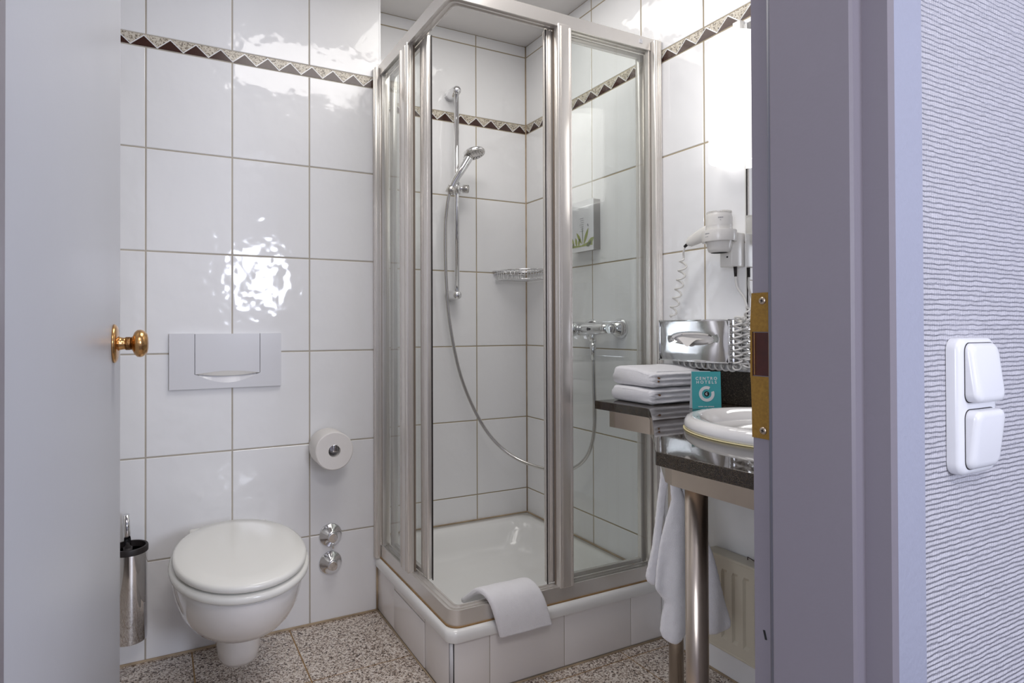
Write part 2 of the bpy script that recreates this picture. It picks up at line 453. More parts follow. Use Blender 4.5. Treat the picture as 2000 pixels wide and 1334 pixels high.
b = B('paint')  # frame added around the made-up hall side light, the wall has no opening
for y0, y1, z0, z1 in ((-1.06, -0.18, 0.71, 0.75), (-1.06, -0.18, 1.75, 1.79), (-1.06, -1.02, 0.75, 1.75), (-0.22, -0.18, 0.75, 1.75)):
    b.box(-1.3995, -1.365, y0, y1, z0, z1)
struct(part('side_fill_frame', b), 'white frame added around the made-up side light in the hall', 'window')

# ---------------------------------------------------------------- door frame (trim) and door leaf
def jamb(b, mirror=False):
    # plan outline of the right jamb; rebate with seal on the bath side
    out = [(0.728, YD0-0.010), (0.677, YD0-0.010), (0.673, YD0-0.006), (0.673, 0.363), (0.657, 0.363), (0.655, 0.366), (0.655, 0.453), (0.657, 0.455),
           (0.671, 0.455), (0.671, 0.489), (0.728, 0.489), (0.728, YD1-0.0008), (0.677, YD1-0.0008), (0.677, YD0-0.0008), (0.728, YD0-0.0008)]
    if mirror: out = [(OX0+OX1-x, y) for x, y in out]
    b.prism(out, 0, 2.04)
trim = B('frame_paint', 'frame_paint_lit')
jamb(trim); jamb(trim, True)
trim.box(OX0-0.056, 0.728, YD0-0.010, YD0-0.001, 2.03, 2.09); trim.box(OX0+0.001, OX1-0.001, YD0, 0.455, 2.00, 2.03)
tr = part('trim_1', trim, auto=30)
for p in tr.data.polygons:
    if p.normal.y < -0.9 and p.center.y + tr.location.y < YD0-0.005: p.material_index = 1  # hall-facing faces take the lighter, lit copy of the frame paint
struct(tr, 'grey lacquered steel door frame with casing', 'door frame')
b = B('seal'); b.tube([(0.6645, 0.4585, 0.01), (0.6645, 0.4585, 2.0)], 0.0045, 8)
part('seal', b, tr)
b = B('mark'); b.box(0.6703, 0.6709, 0.474, 0.4765, 0.622, 0.633, rot=Matrix.Rotation(radians(-14), 3, 'X'))
part('scratch', b, tr, label='small black scratch on the door frame')

# strike plate on the rebate of the right jamb
sp = thing('strike_plate', 'speckled brass strike plate screwed to the grey door frame', 'strike plate', (0.6705, 0.478, 0.955))
b = B('strike', 'rust_dark')
ysp0, ysp1, zs0, zs1, h0, h1 = 0.4625, 0.4887, 0.867, 1.046, 0.943, 0.998
x = 0.6700
for a, c in ((zs0, h0), (h1, zs1)): b.box(x-0.0012, x+0.0006, ysp0, ysp1, a, c)
b.box(x-0.0012, x+0.0006, ysp0, 0.4672, h0, h1); 
# lip that wraps the edge of the rebate, bulging at the latch
b.loft([[(x-0.0012, 0.4887, z), (x-0.0012, 0.4887+w_, z), (x+0.001, 0.4887+w_, z), (x+0.001, 0.4887, z)] for z, w_ in
        ((zs0, 0.0006), (0.90, 0.0008), (0.935, 0.0018), (h0, 0.0026), (h1, 0.0026), (1.01, 0.0022), (1.03, 0.0012), (zs1, 0.0004))], smooth=False)
part('plate', b, sp)
b = B('rust_dark', 'brass'); b.box(x-0.0004, x+0.0010, 0.467, 0.4888, h0+0.001, h1-0.001)
b.m(1).box(x-0.0022, x-0.0012, 0.4845, 0.4855, h0+0.002, h1-0.001)
part('latch_hole', b, sp, label='dark red-brown latch recess')
for z in (1.036, 0.877):
    b = B('screw', 'dark'); b.lathe([(0.0047, 0), (0.0045, 0.0008), (0.0030, 0.0014), (0.0001, 0.0016)], (x-0.0012, 0.4745, z), (-1, 0, 0), 20)
    b.m(1)
    for a in (20, 110):
        b.box(x-0.0031, x-0.0026, 0.4745-0.0022, 0.4745+0.0022, z-0.0005, z+0.0005, rot=Matrix.Rotation(radians(a), 3, 'X'))
    part('screw', b, sp)

# door leaf, open about 87 degrees into the bathroom, hinged on the left jamb
ang = math.atan2(-0.062+0.100, 1.21-0.475)
door = bpy.data.objects.new('door_1', None); COL.objects.link(door); door.location = (-0.100, 0.475, 0.0)
struct(door, 'white painted door standing open at the left with brass knob', 'door')
DL = 0.736
b = B('paint')
R_ = Matrix.Rotation(-ang, 4, 'Z'); Tm = Matrix.Translation((-0.100, 0.475, 0))
b.box(-0.040, 0.0, 0.0, DL, 0.008, 1.985, bev=0.0012); b.xform(Tm @ R_)
part('door_leaf', b, door, auto=30)
for z in (0.25, 1.72):
    b = B('satin').cyl((0.003, 0.004, z), (0.003, 0.004, z+0.09), 0.007, 14); b.xform(Tm @ R_); part('hinge', b, door)
ky, kz = 0.640, 0.979
def knobm(b): b.xform(Tm @ R_)
kb = bpy.data.objects.new('door_knob', None); COL.objects.link(kb); kb.parent = door; kb.location = (0, 0, 0)
def kpart(name, b, label=None):
    bmesh.ops.scale(b.bm, vec=(0.86, 1.03, 1.03), space=Matrix.Translation((0, -ky, -kz)), verts=b.bm.verts)
    knobm(b); return part(name, b, kb, label=label)
kpart('rosette', B('brass').lathe([(0.0315, 0), (0.0315, 0.003), (0.0295, 0.0055), (0.026, 0.0075), (0.012, 0.0085)], (0, ky, kz), (1, 0, 0), 40))
kpart('neck', B('brass').lathe([(0.0125, 0.007), (0.0105, 0.012), (0.0095, 0.018), (0.0100, 0.0205)], (0, ky, kz), (1, 0, 0), 32))
kpart('collar', B('brass_dark').lathe([(0.0100, 0.0205), (0.0108, 0.0215), (0.0108, 0.029), (0.0100, 0.030)], (0, ky, kz), (1, 0, 0), 32), 'dark engraved collar')
kpart('knob', B('brass').lathe([(0.0100, 0.030), (0.0120, 0.0335), (0.0185, 0.0365), (0.0222, 0.0415), (0.0228, 0.047), (0.0215, 0.052), (0.0185, 0.0560), (0.0175, 0.0565), (0.0160, 0.0590), (0.0100, 0.0607), (0.0001, 0.0612)], (0, ky, kz), (1, 0, 0), 44))

# ---------------------------------------------------------------- light switch on the wallpaper
sw = thing('light_switch', 'white two-gang rocker switch on the textured wallpaper right of the doorway', 'light switch', (0.832, YD0-0.001, 0.842))
def rr_xz(x0, x1, z0, z1, r, y, n=7): return [(a, y, c) for a, c, _ in rrect(x0, x1, z0, z1, r, 0, n)]
X0, X1, Z0, Z1 = 0.7925, 0.8765, 0.8385, 0.991
b = B('plastic')
b.loft([rr_xz(X0, X1, Z0, Z1, 0.014, 0.3445), rr_xz(X0, X1, Z0, Z1, 0.014, 0.337), rr_xz(X0+0.001, X1-0.001, Z0+0.001, Z1-0.001, 0.0135, 0.3345),
        rr_xz(X0+0.004, X1-0.004, Z0+0.004, Z1-0.004, 0.012, 0.3325), rr_xz(X0+0.007, X1-0.007, Z0+0.006, Z1-0.006, 0.012, 0.3322)])
part('cover_frame', b, sw, auto=40)
for zc, s_, nm in ((0.9525, 1, 'rocker'), (0.8785, -1, 'rocker')):
    b = B('plastic', 'dark')
    b.m(1).loft([rr_xz(0.8025, 0.8690, zc-0.0335, zc+0.0335, 0.010, 0.3321), rr_xz(0.8025, 0.8690, zc-0.0335, zc+0.0335, 0.010, 0.3317)])
    b.m(0)
    def yy(zz, base): return base - (0.0035*s_*(-(zz-zc))/0.033)
    rings = []
    for ins, y in ((0.0008, 0.332), (0.0008, 0.3275), (0.0018, 0.3250), (0.0050, 0.3232), (0.0085, 0.3226)):
        rings.append([(px, yy(pz, y) if y < 0.331 else y, pz) for px, _, pz in rr_xz(0.8025+ins, 0.8690-ins, zc-0.0335+ins, zc+0.0335-ins, 0.010-ins*0.3, 0)])
    b.loft(rings); part(nm, b, sw, auto=50, label='upper rocker, tilted' if s_ == 1 else 'lower rocker')

# ---------------------------------------------------------------- toilet
tcx, tcy = 0.193, 1.590
to = thing('toilet', 'white wall-hung toilet with closed ivory lid below the flush plate', 'toilet', (tcx, YT, 0.07))
def egg(cx, yf, yb, a, z, n=56, e=2.1):
    cy = (yf+yb)/2; h = (yb-yf)/2
    return ell(cx, cy, a, h, z, n, e)
b = B('ceramic')
R = [(0.386, 1.378, 1.935, 0.143), (0.3895, 1.366, 1.945, 0.155), (0.385, 1.360, 1.950, 0.160), (0.372, 1.361, 1.952, 0.162), (0.345, 1.370, 1.955, 0.1605), (0.315, 1.390, 1.958, 0.156), (0.285, 1.418, 1.960, 0.148),
     (0.258, 1.455, 1.962, 0.136), (0.236, 1.497, 1.964, 0.118), (0.220, 1.545, 1.966, 0.094), (0.213, 1.585, 1.968, 0.070), (0.211, 1.62, 1.968, 0.050)]
b.loft([egg(tcx+0.004*(1-z/0.4), yf, yb, a, z) for z, yf, yb, a in R])
# trap foot
fr = []
for z, yf, a in ((0.230, 1.600, 0.056), (0.200, 1.607, 0.058), (0.17, 1.617, 0.0585), (0.13, 1.635, 0.0585), (0.10, 1.655, 0.056), (0.082, 1.675, 0.050), (0.074, 1.700, 0.038), (0.072, 1.73, 0.02)):
    fr.append(egg(tcx+0.012, yf, 1.860 + (0.03 if z > 0.1 else -0.01), a, z, 40, 2.6))
b.loft(fr)
# body that meets the wall
b.loft([[(x_, y_, z_) for x_, z_, _ in rrect(tcx+0.008-a, tcx+0.008+a, zb_, 0.374, 0.035, 0, 6)] for y_, a, zb_ in ((1.66, 0.075, 0.21), (1.75, 0.115, 0.17), (1.85, 0.122, 0.15), (YT-0.001, 0.122, 0.13))])
part('bowl', b, to, auto=50)
b = B('seat')
def ringp(a, bb, z): return ell(tcx, tcy+0.006, a, bb, z, 64, 2.08)
b.loft([ringp(0.150, 0.232, 0.3930), ringp(0.163, 0.245, 0.3935), ringp(0.1690, 0.2515, 0.398), ringp(0.1700, 0.2525, 0.404), ringp(0.1690, 0.2515, 0.410), ringp(0.164, 0.2465, 0.4140), ringp(0.150, 0.232, 0.4145)])
part('seat', b, to, auto=60)
b = B('seat')
def lidp(a, bb, z): return ell(tcx, tcy-0.002, a, bb, z, 64, 2.08)
b.loft([lidp(0.146, 0.228, 0.4185), lidp(0.156, 0.238, 0.4190), lidp(0.1610, 0.2430, 0.4225), lidp(0.1620, 0.2440, 0.429), lidp(0.1600, 0.2420, 0.4345), lidp(0.154, 0.236, 0.4375), lidp(0.12, 0.19, 0.4390), lidp(0.06, 0.1, 0.4397), lidp(0.01, 0.02, 0.4400)])
part('lid', b, to, auto=60)
b = B('seat')
for dx in (-0.075, 0.075):
    b.lathe([(0.018, 0), (0.018, 0.010), (0.014, 0.015), (0.0001, 0.016)], (tcx+dx, 1.864, 0.389), (0, 0, 1), 24)
b.box(tcx-0.11, tcx+0.11, 1.832, 1.862, 0.392, 0.416, bev=0.006)
part('hinge', b, to)

# flush plate
fp = thing('flush_plate', 'white rectangular flush plate with central push button above the toilet', 'flush plate', (0.2, YT, 0.815))
px0, px1, pz0, pz1, py = 0.031, 0.369, 0.815, 0.9885, YT-0.0002
bx0, bx1, bz = 0.104, 0.301, 0.861
b = B('plastic')
N = 16
arc_lo = [(bx0+(bx1-bx0)*k/N, bz - 0.0085*math.sin(pi*k/N)) for k in range(N+1)]
recess = [(bx0+(bx1-bx0)*k/N, bz - 0.029*math.sin(pi*k/N)) for k in range(N+1)]
# plate body as a U around the button
fr_pts = [(px0, pz0), (px1, pz0), (px1, pz1), (bx1+0.001, pz1), (bx1+0.001, bz)] + [(x_, z_) for x_, z_ in reversed(recess)][1:-1] + [(bx0-0.001, bz), (bx0-0.001, pz1), (px0, pz1)]
b.loft([[(x_, py, z_) for x_, z_ in fr_pts], [(x_, py-0.011, z_) for x_, z_ in fr_pts]], smooth=False)
# scooped finger recess below the button
for k in range(N):
    b.poly([(recess[k][0], py-0.011, recess[k][1]), (recess[k+1][0], py-0.011, recess[k+1][1]), (arc_lo[k+1][0], py-0.0045, arc_lo[k+1][1]), (arc_lo[k][0], py-0.0045, arc_lo[k][1])])
b.box(bx0-0.0005, bx1+0.0005, py-0.0044, py, bz-0.012, pz1-0.001)
part('plate', b, fp, auto=30)
b = B('plastic', 'plastic_cream')
top_arc = [(bx0+0.0012+(bx1-bx0-0.0024)*k/N, bz + 0.009*math.sin(pi*k/N)) for k in range(N+1)]
low = [(x_, z_) for x_, z_ in [(bx0+0.0012+(bx1-bx0-0.0024)*k/N, bz - 0.0070*math.sin(pi*k/N)) for k in range(N+1)]]
bt = top_arc + [(bx1-0.0012, pz1-0.0008), (bx0+0.0012, pz1-0.0008)]
b.loft([[(x_, py-0.0046, z_) for x_, z_ in bt], [(x_, py-0.0125, z_) for x_, z_ in bt]], smooth=False)
b.m(1)
for k in range(N):
    b.poly([(low[k][0], py-0.0100, low[k][1]), (low[k+1][0], py-0.0100, low[k+1][1]), (top_arc[k+1][0], py-0.0124, top_arc[k+1][1]), (top_arc[k][0], py-0.0124, top_arc[k][1])])
    b.poly([(low[k][0], py-0.0100, low[k][1]), (low[k+1][0], py-0.0100, low[k+1][1]), (low[k+1][0], py-0.0046, low[k+1][1]), (low[k][0], py-0.0046, low[k][1])])
part('push_button', b, fp, auto=30)

# spare roll on its chrome stub
hx, hz = 0.522, 0.605
b = B('chrome'); b.lathe([(0.022, 0), (0.022, 0.004), (0.008, 0.006), (0.008, 0.085), (0.013, 0.088), (0.013, 0.092)], (hx, YT-0.0005, hz), (0, -1, 0), 24)
b.box(hx-0.006, hx+0.010, 1.868, 1.886, hz-0.006, hz+0.018, bev=0.002)
tag(part('roll_holder', b, auto=40), 'chrome stub holder inside the toilet roll on the wall', 'roll holder')
b = B('paper')
n = 56
def rc(r, y): return [(hx+r*(1+0.012*sin(3*t+1))*cos(t), y, hz-0.003+r*(1+0.012*cos(2*t))*sin(t)) for t in [2*pi*i/n for i in range(n)]]
b.loft([rc(0.020, 1.965), rc(0.060, 1.965), rc(0.063, 1.961), rc(0.063, 1.872), rc(0.060, 1.869), rc(0.020, 1.869), rc(0.020, 1.965)], False, False)
tag(part('toilet_roll', b, auto=40, weld=True), 'white toilet paper roll hung on the tiled wall right of the toilet', 'toilet paper')

# two chrome valves
for z, q in ((0.293, 'upper'), (0.198, 'lower')):
    v = thing('wall_valve', '%s of two round chrome valve covers on the wall between toilet and shower' % q, 'valve', (0.5375, YT, z), 'chrome valves between toilet and shower')
    part('escutcheon', B('chrome').lathe([(0.040, 0), (0.040, 0.003), (0.037, 0.005), (0.028, 0.014), (0.019, 0.024), (0.016, 0.028)], (0.5375, YT-0.0005, z), (0, -1, 0), 40, cap1=True), v)
    b = B('chrome').lathe([(0.0155, 0.026), (0.0155, 0.036), (0.0135, 0.036), (0.0001, 0.0365)], (0.5375, YT, z), (0, -1, 0), 28)
    if q == 'upper': b.cyl((0.5375, YT-0.03, z-0.012), (0.5375, YT-0.034, z-0.036), 0.004, 10)
    part('valve_cap', b, v)

# toilet brush
bx_, by_ = -0.074, 1.922
hb = thing('brush_holder', 'polished steel wall-mounted toilet brush holder beside the door edge', 'brush holder', (bx_, by_, 0.09))
b = B('chrome').lathe([(0.0465, 0.104), (0.0475, 0.108), (0.0475, 0.362), (0.0455, 0.362), (0.0455, 0.115), (0.0001, 0.115)], (bx_, by_, 0), (0, 0, 1), 48, cap1=False)
part('canister', b, hb, auto=40)
b = B('rubber').lathe([(0.0440, 0.356), (0.0495, 0.357), (0.0498, 0.370), (0.0485, 0.3735), (0.0430, 0.3735), (0.0430, 0.356)], (bx_, by_, 0), (0, 0, 1), 48, cap0=False, cap1=False)
part('rim', b, hb, auto=40, label='black plastic rim')
b = B('satin').box(bx_-0.015, bx_+0.015, by_+0.047, YT-0.001, 0.25, 0.30); part('bracket', b, hb)
tb = thing('toilet_brush', 'chrome-handled toilet brush standing in the steel holder', 'toilet brush', (bx_, by_, 0.11))
part('handle', B('chrome').cyl((bx_-0.004, by_-0.012, 0.372), (bx_-0.008, by_-0.020, 0.470), 0.0092, 20), tb)
part('collar', B('rubber').cyl((bx_-0.003, by_-0.010, 0.335), (bx_-0.004, by_-0.012, 0.373), 0.0120, 20), tb)
part('brush_head', B('plastic').lathe([(0.012, 0.11), (0.036, 0.13), (0.036, 0.21), (0.006, 0.23), (0.006, 0.34)], (bx_, by_, 0), (0, 0, 1), 24), tb)

# ---------------------------------------------------------------- shower tray base and tray
TX0, TY0 = 0.700, 1.393
bs = thing('tray_plinth', 'white tiled plinth carrying the shower tray', 'plinth', (1.09, 1.78, 0))
b = B('tile_base', 'grout')
PXF, PYF = 0.7085, 1.4015
b.m(1).box(PXF+0.0012, XR-0.001, PYF+0.0012, PYF+0.05, 0.0, 0.158); b.box(PXF+0.0012, PXF+0.05, PYF+0.0012, YS-0.001, 0.0, 0.158); b.box(PXF+0.03, XR-0.001, PYF+0.03, YS-0.001, 0.0, 0.06)
part('core', b, bs)
b = B('tile_base', 'sealant')
def facetile(b, axis, u0, u1, z0, z1, out=0.0):
    g = 0.0012; e = 0.0012
    if axis == 'y': b.box(u0+g, u1-g, PYF-out, PYF+0.002, z0, z1, bev=0.0008)
    else: b.box(PXF-out, PXF+0.002, u0+g, u1-g, z0, z1, bev=0.0008)
for u0, u1 in ((PXF+0.010, 0.830), (0.830, 1.085), (1.085, 1.343), (1.343, XR-0.002)): facetile(b, 'y', u0, u1, 0.006, 0.1575)
part('front_tiles', b, bs, auto=30)
b = B('tile_base')
for u0, u1 in ((PYF+0.010, 1.568), (1.815, YT-0.004)): facetile(b, 'x', u0, u1, 0.006, 0.1575)
b.box(PXF-0.001, PXF+0.002, 1.5692, 1.8138, 0.141, 0.1575, bev=0.0008)
part('side_tiles', b, bs, auto=30)
b = B('tile_base').box(PXF-0.0018, PXF+0.002, 1.5705, 1.8125, 0.006, 0.138, bev=0.001)
part('access_panel', b, bs, auto=30, label='removable tiled access panel')
b = B('plastic').tube([(PXF+0.005, PYF+0.005, 0.002), (PXF+0.005, PYF+0.005, 0.157)], 0.0052, 12)
part('corner_bead', b, bs)
b = B('sealant'); b.tube([(PXF-0.002, YT-0.006, 0.001), (PXF-0.002, PYF-0.002, 0.001), (XR-0.002, PYF-0.002, 0.001)], 0.0032, 8); part('floor_joint', b, bs)

b = B('acryl')
def tr_(ins, r, z): return rrect(TX0+ins, XR-0.0015-ins*0.0, TY0+ins, YS-0.0015-ins*0.0, r, z, 8)
def tri(i0, i1, r, z): return rrect(TX0+i0, XR-0.0015-i1, TY0+i0, YS-0.0015-i1, r, z, 8)
rings = [tri(0.012, 0.0, 0.020, 0.1585), tri(0.001, 0.0, 0.028, 0.1585), tri(0.0, 0.0, 0.029, 0.162), tri(0.0, 0.0, 0.030, 0.176), tri(0.002, 0.0, 0.030, 0.184), tri(0.007, 0.0, 0.030, 0.1895), tri(0.013, 0.001, 0.031, 0.191),
         tri(0.050, 0.040, 0.050, 0.191), tri(0.056, 0.047, 0.055, 0.189), tri(0.062, 0.055, 0.075, 0.182), tri(0.072, 0.070, 0.10, 0.155), tri(0.085, 0.088, 0.115, 0.120), tri(0.105, 0.110, 0.12, 0.092), tri(0.135, 0.14, 0.12, 0.080), tri(0.20, 0.20, 0.10, 0.076), tri(0.33, 0.33, 0.03, 0.073)]
b.loft(rings, cap0=False)
tray = thing('shower_tray', 'white square shower tray in the corner recess', 'shower tray', (1.088, 1.779, 0.1585))
part('basin', b, tray, auto=60)
b = B('chrome').lathe([(0.035, 0.0735), (0.034, 0.0765), (0.0001, 0.079)], (0.93, 1.56, 0.003), (0, 0, 1), 28); part('drain', b, tray)
b = B('sealant'); b.tube([(XC+0.006, YS-0.003, 0.1925), (XR-0.003, YS-0.003, 0.1925), (XR-0.003, 1.40, 0.1925)], 0.004, 8); part('wall_joint', b, tray, label='beige silicone joint along the walls')

# ---------------------------------------------------------------- shower enclosure
en = thing('shower_enclosure', 'aluminium framed corner shower enclosure with sliding glass doors slid open', 'shower enclosure', (0.7325, 1.4275, 0.191))
def lpath(z0, z1, wd=0.032, xo=0.7135, yo=1.4085, r=0.034, rin=0.012):
    """L-shaped rail with rounded outer corner"""
    o = []; i_ = []
    xi, yi = xo+wd, yo+wd
    o.append((xo, YT-0.002)); i_.append((xi, YT-0.002))
    for k in range(9):
        a = radians(180+90*k/8); o.append((xo+r+r*cos(a), yo+r+r*sin(a)))
    for k in range(9):
        a = radians(180+90*k/8); i_.append((xi+rin+rin*cos(a), yi+rin+rin*sin(a)))
    o.append((XR-0.003, yo)); i_.append((XR-0.003, yi))
    return o, i_
def lrail(b, z0, z1, **kw):
    o, i_ = lpath(z0, z1, **kw)
    rings = [[(*p, z0), (*q, z0), (*q, z1), (*p, z1)] for p, q in zip(o, i_)]
    b.loft(rings, smooth=False)
b = B('alu'); lrail(b, 0.1915, 0.2330); 
lrail(b, 0.2330, 0.2375, wd=0.004, xo=0.7135, yo=1.4085, r=0.034, rin=0.030)
lrail(b, 0.2330, 0.2375, wd=0.004, xo=0.7260, yo=1.4210, r=0.0215, rin=0.0175)
lrail(b, 0.2330, 0.2375, wd=0.004, xo=0.7415, yo=1.4365, r=0.018, rin=0.014)
part('bottom_rail', b, en, auto=30)
b = B('rust_sealant'); lrail(b, 0.1905, 0.1945, wd=0.004, xo=0.7105, yo=1.4055, r=0.034, rin=0.030); part('sealant_strip', b, en, label='rust-stained silicone strip')
ZT0, ZT1 = 1.903, 1.942
b = B('alu'); lrail(b, ZT0+0.006, ZT1, wd=0.034, xo=0.7125, yo=1.4075)
lrail(b, ZT0, ZT0+0.006, wd=0.004, xo=0.7125, yo=1.4075, r=0.034, rin=0.030)
lrail(b, ZT0, ZT0+0.006, wd=0.005, xo=0.727, yo=1.422, r=0.020, rin=0.015)
lrail(b, ZT0, ZT0+0.006, wd=0.004, xo=0.7425, yo=1.4375, r=0.018, rin=0.014)
part('top_rail', b, en, auto=30)
zf0, zf1 = 0.1935, 1.930
# wall profiles
b = B('alu'); b.box(0.694, 0.712, 1.953, YT-0.001, zf0-0.002, zf1, bev=0.002); b.box(0.712, 0.750, 1.958, YT-0.001, zf0, zf1, bev=0.001); b.box(0.716, 0.728, 1.942, 1.960, zf0, zf1)
b.box(0.6925, 0.6945, 1.961, 1.9635, zf0, zf1); b.box(0.6925, 0.6945, 1.970, 1.9725, zf0, zf1); b.box(0.7005, 0.703, 1.9512, 1.9535, zf0, zf1)
part('wall_profile', b, en, auto=30)
b = B('alu'); b.box(1.444, XR-0.0012, 1.388, 1.4065, zf0-0.002, zf1, bev=0.002); b.box(1.450, XR-0.0012, 1.408, 1.446, zf0, zf1, bev=0.001); b.box(1.437, 1.452, 1.410, 1.424, zf0, zf1)
b.box(1.450, 1.4525, 1.3862, 1.3885, zf0, zf1); b.box(1.458, 1.4605, 1.3862, 1.3885, zf0, zf1); b.box(1.4665, 1.469, 1.3862, 1.3885, zf0, zf1)
part('wall_profile', b, en, auto=30)
# posts at the free end of the fixed panes (grooved)
b = B('alu', 'gap_shade'); b.box(0.709, 0.7325, 1.700, 1.765, 0.232, ZT0+0.008, bev=0.003)
for yq in (1.7105, 1.7165, 1.748, 1.754): b.box(0.7077, 0.7092, yq, yq+0.0022, 0.236, ZT0)
for xq in (0.715, 0.7215): b.box(xq, xq+0.002, 1.6985, 1.7002, 0.238, ZT0)
b.m(1).box(0.7325, 0.738, 1.700, 1.722, 0.237, ZT0)  # strip painted as the shade between post and sliding door
part('post', b, en, auto=30)
b = B('alu', 'gap_shade'); b.box(1.074, 1.124, 1.404, 1.4275, 0.232, ZT0+0.008, bev=0.003)
for xq in (1.080, 1.084, 1.114, 1.118): b.box(xq, xq+0.0014, 1.4028, 1.4042, 0.236, ZT0)
b.m(1).box(1.074, 1.090, 1.4275, 1.433, 0.237, ZT0)
part('post', b, en, auto=30)
# fixed panes
b = B('glass').box(0.7195, 0.7235, 1.762, 1.945, 0.236, ZT0+0.004); part('fixed_pane', b, en)
b = B('glass').box(1.121, 1.441, 1.4150, 1.4190, 0.236, ZT0+0.004); part('fixed_pane', b, en)
# sliding doors
def sdoor(axis):
    d = bpy.data.objects.new('sliding_door', None); COL.objects.link(d); d.parent = en
    d.location = (0, 0, 0)
    def bx(b, a0, a1, c0, c1, z0, z1, bev=0):
        # a = depth inward from the rail axis, c = along the rail
        if axis == 'x': b.box(0.7395+a0, 0.7395+a1, c0, c1, z0, z1, bev=bev)
        else: b.box(c0, c1, 1.4345+a0, 1.4345+a1, z0, z1, bev=bev)
    c_lead0, c_lead1, c_rear0, c_rear1 = ((1.630, 1.672, 1.905, 1.935) if axis == 'x' else (1.052, 1.083, 1.424, 1.446))
    z0, z1 = 0.240, ZT0-0.002
    b = B('alu'); bx(b, 0.002, 0.022, c_lead0, c_lead1, z0, z1, 0.004); bx(b, 0.006, 0.026, c_lead0+0.008, c_lead0+0.016, z0, z1)
    if axis == 'x': bx(b, 0.0, 0.016, c_lead0-0.014, c_lead0-0.001, z0, z1, 0.003)
    for q_ in (0.006, 0.012): bx(b, q_, q_+0.0018, c_lead0-0.0012, c_lead0+0.0005, z0+0.002, z1)
    for q_ in (0.010, 0.016): bx(b, 0.0006, 0.0024, c_lead0+q_, c_lead0+q_+0.002, z0+0.002, z1)
    part('leading_stile', b, d, auto=30)
    b = B('alu'); bx(b, 0.003, 0.020, c_rear0, c_rear1, z0, z1, 0.002); part('rear_stile', b, d, auto=30)
    off = -0.019 if axis == 'x' else -0.005
    b = B('rubber'); bx(b, 0.016 if axis == 'x' else 0.003, 0.018 if axis == 'x' else 0.006, c_lead0+off+(0.002 if axis == 'x' else 0.0045), c_lead0+off+0.007, z0-0.003, z1); part('magnetic_seal', b, d, label='black rubber closing seal')
    b = B('glass'); bx(b, 0.009, 0.013, c_lead1-0.002, c_rear0+0.002, z0+0.006, z1-0.004); part('pane', b, d)
    b = B('alu'); bx(b, 0.005, 0.017, c_lead1, c_rear0, z0-0.001, z0+0.012); part('cross_rail', b, d)
    b = B('alu'); bx(b, 0.005, 0.017, c_lead1, c_rear0, z1-0.014, z1); part('cross_rail', b, d)
sdoor('x'); sdoor('y')
b = B('plastic').box(1.395, 1.408, 1.4050, 1.4076, 1.918, 1.930); part('clip', b, en, label='small white clip on the top rail')

# ---------------------------------------------------------------- shower rail, handset, hose, mixer
rl = thing('shower_rail', 'vertical chrome shower rail on the recess wall', 'shower rail', (1.096, YS, 1.13))
rx, ryy = 1.096, 2.102
part('bar', B('chrome').cyl((rx, ryy, 1.140), (rx, ryy, 1.965), 0.0100, 20), rl)
for z in (1.968, 1.137):
    b = B('chrome').lathe([(0.0235, 0), (0.0225, 0.03), (0.020, 0.055), (0.0185, 0.066), (0.0165, 0.073), (0.010, 0.079), (0.0001, 0.081)], (rx, YS-0.0005, z), (0, -1, 0), 28)
    part('bracket', b, rl)
sl = B('chrome'); sl.cyl((rx, ryy, 1.548), (rx, ryy, 1.592), 0.0155, 24); sl.cyl((rx, ryy, 1.570), (rx+0.040, ryy-0.010, 1.570), 0.0115, 20)
part('slider', sl, rl)
b = B('satin').cyl((rx+0.026, ryy-0.0065, 1.570), (rx+0.047, ryy-0.0118, 1.570), 0.0165, 24); part('slider_knob', b, rl)
hs = thing('hand_shower', 'chrome hand shower with round grey spray face on the rail', 'hand shower', (1.086, 2.055, 1.50))
tip = Vector((1.046, 2.062, 1.545))
pts = smooth_path([tip, (1.062, 2.052, 1.585), (1.086, 2.042, 1.628), (1.116, 2.034, 1.680)], 8)
part('handle', B('chrome').tube(pts, lambda t: 0.0125+0.0055*t-0.001*sin(pi*t), 20), hs)
face_n = Vector((0.10, -0.25, -0.96)).normalized(); hc = Vector((1.138, 2.030, 1.694))
b = B('chrome').lathe([(0.0435, 0.0), (0.0450, -0.005), (0.042, -0.012), (0.032, -0.019), (0.018, -0.0235), (0.0001, -0.025)], hc, face_n, 40, cap0=False)
part('head', b, hs)
b = B('satin', 'dark').lathe([(0.0435, 0), (0.042, 0.002), (0.0001, 0.0035)], hc, face_n, 40)
u = face_n.orthogonal().normalized(); v_ = face_n.cross(u)
b.m(1)
for rr_, cnt in ((0.012, 6), (0.022, 11), (0.032, 16)):
    for k in range(cnt):
        p = hc + (u*cos(2*pi*k/cnt)+v_*sin(2*pi*k/cnt))*rr_ + face_n*0.0024
        b.lathe([(0.0017, 0), (0.0012, 0.0014)], p, face_n, 6)
part('spray_face', b, hs)
b = B('satin'); b.cyl((1.043, 2.064, 1.538), (1.053, 2.056, 1.562), 0.0175, 20, 0.0185); b.cyl((1.058, 2.066, 1.556), (rx, ryy, 1.568), 0.010, 14)
part('holder_cone', b, rl)
hose_pts = [(1.046, 2.064, 1.545), (1.040, 2.073, 1.50), (1.038, 2.088, 1.42), (1.042, 2.098, 1.30), (1.050, 2.105, 1.18), (1.066, 2.110, 1.03), (1.108, 2.110, 0.835), (1.165, 2.095, 0.68), (1.228, 2.06, 0.560), (1.30, 2.00, 0.482),
            (1.365, 1.90, 0.452), (1.405, 1.80, 0.462), (1.425, 1.73, 0.505), (1.430, 1.685, 0.575), (1.428, 1.664, 0.67), (1.421, 1.660, 0.80), (1.417, 1.658, 0.895)]
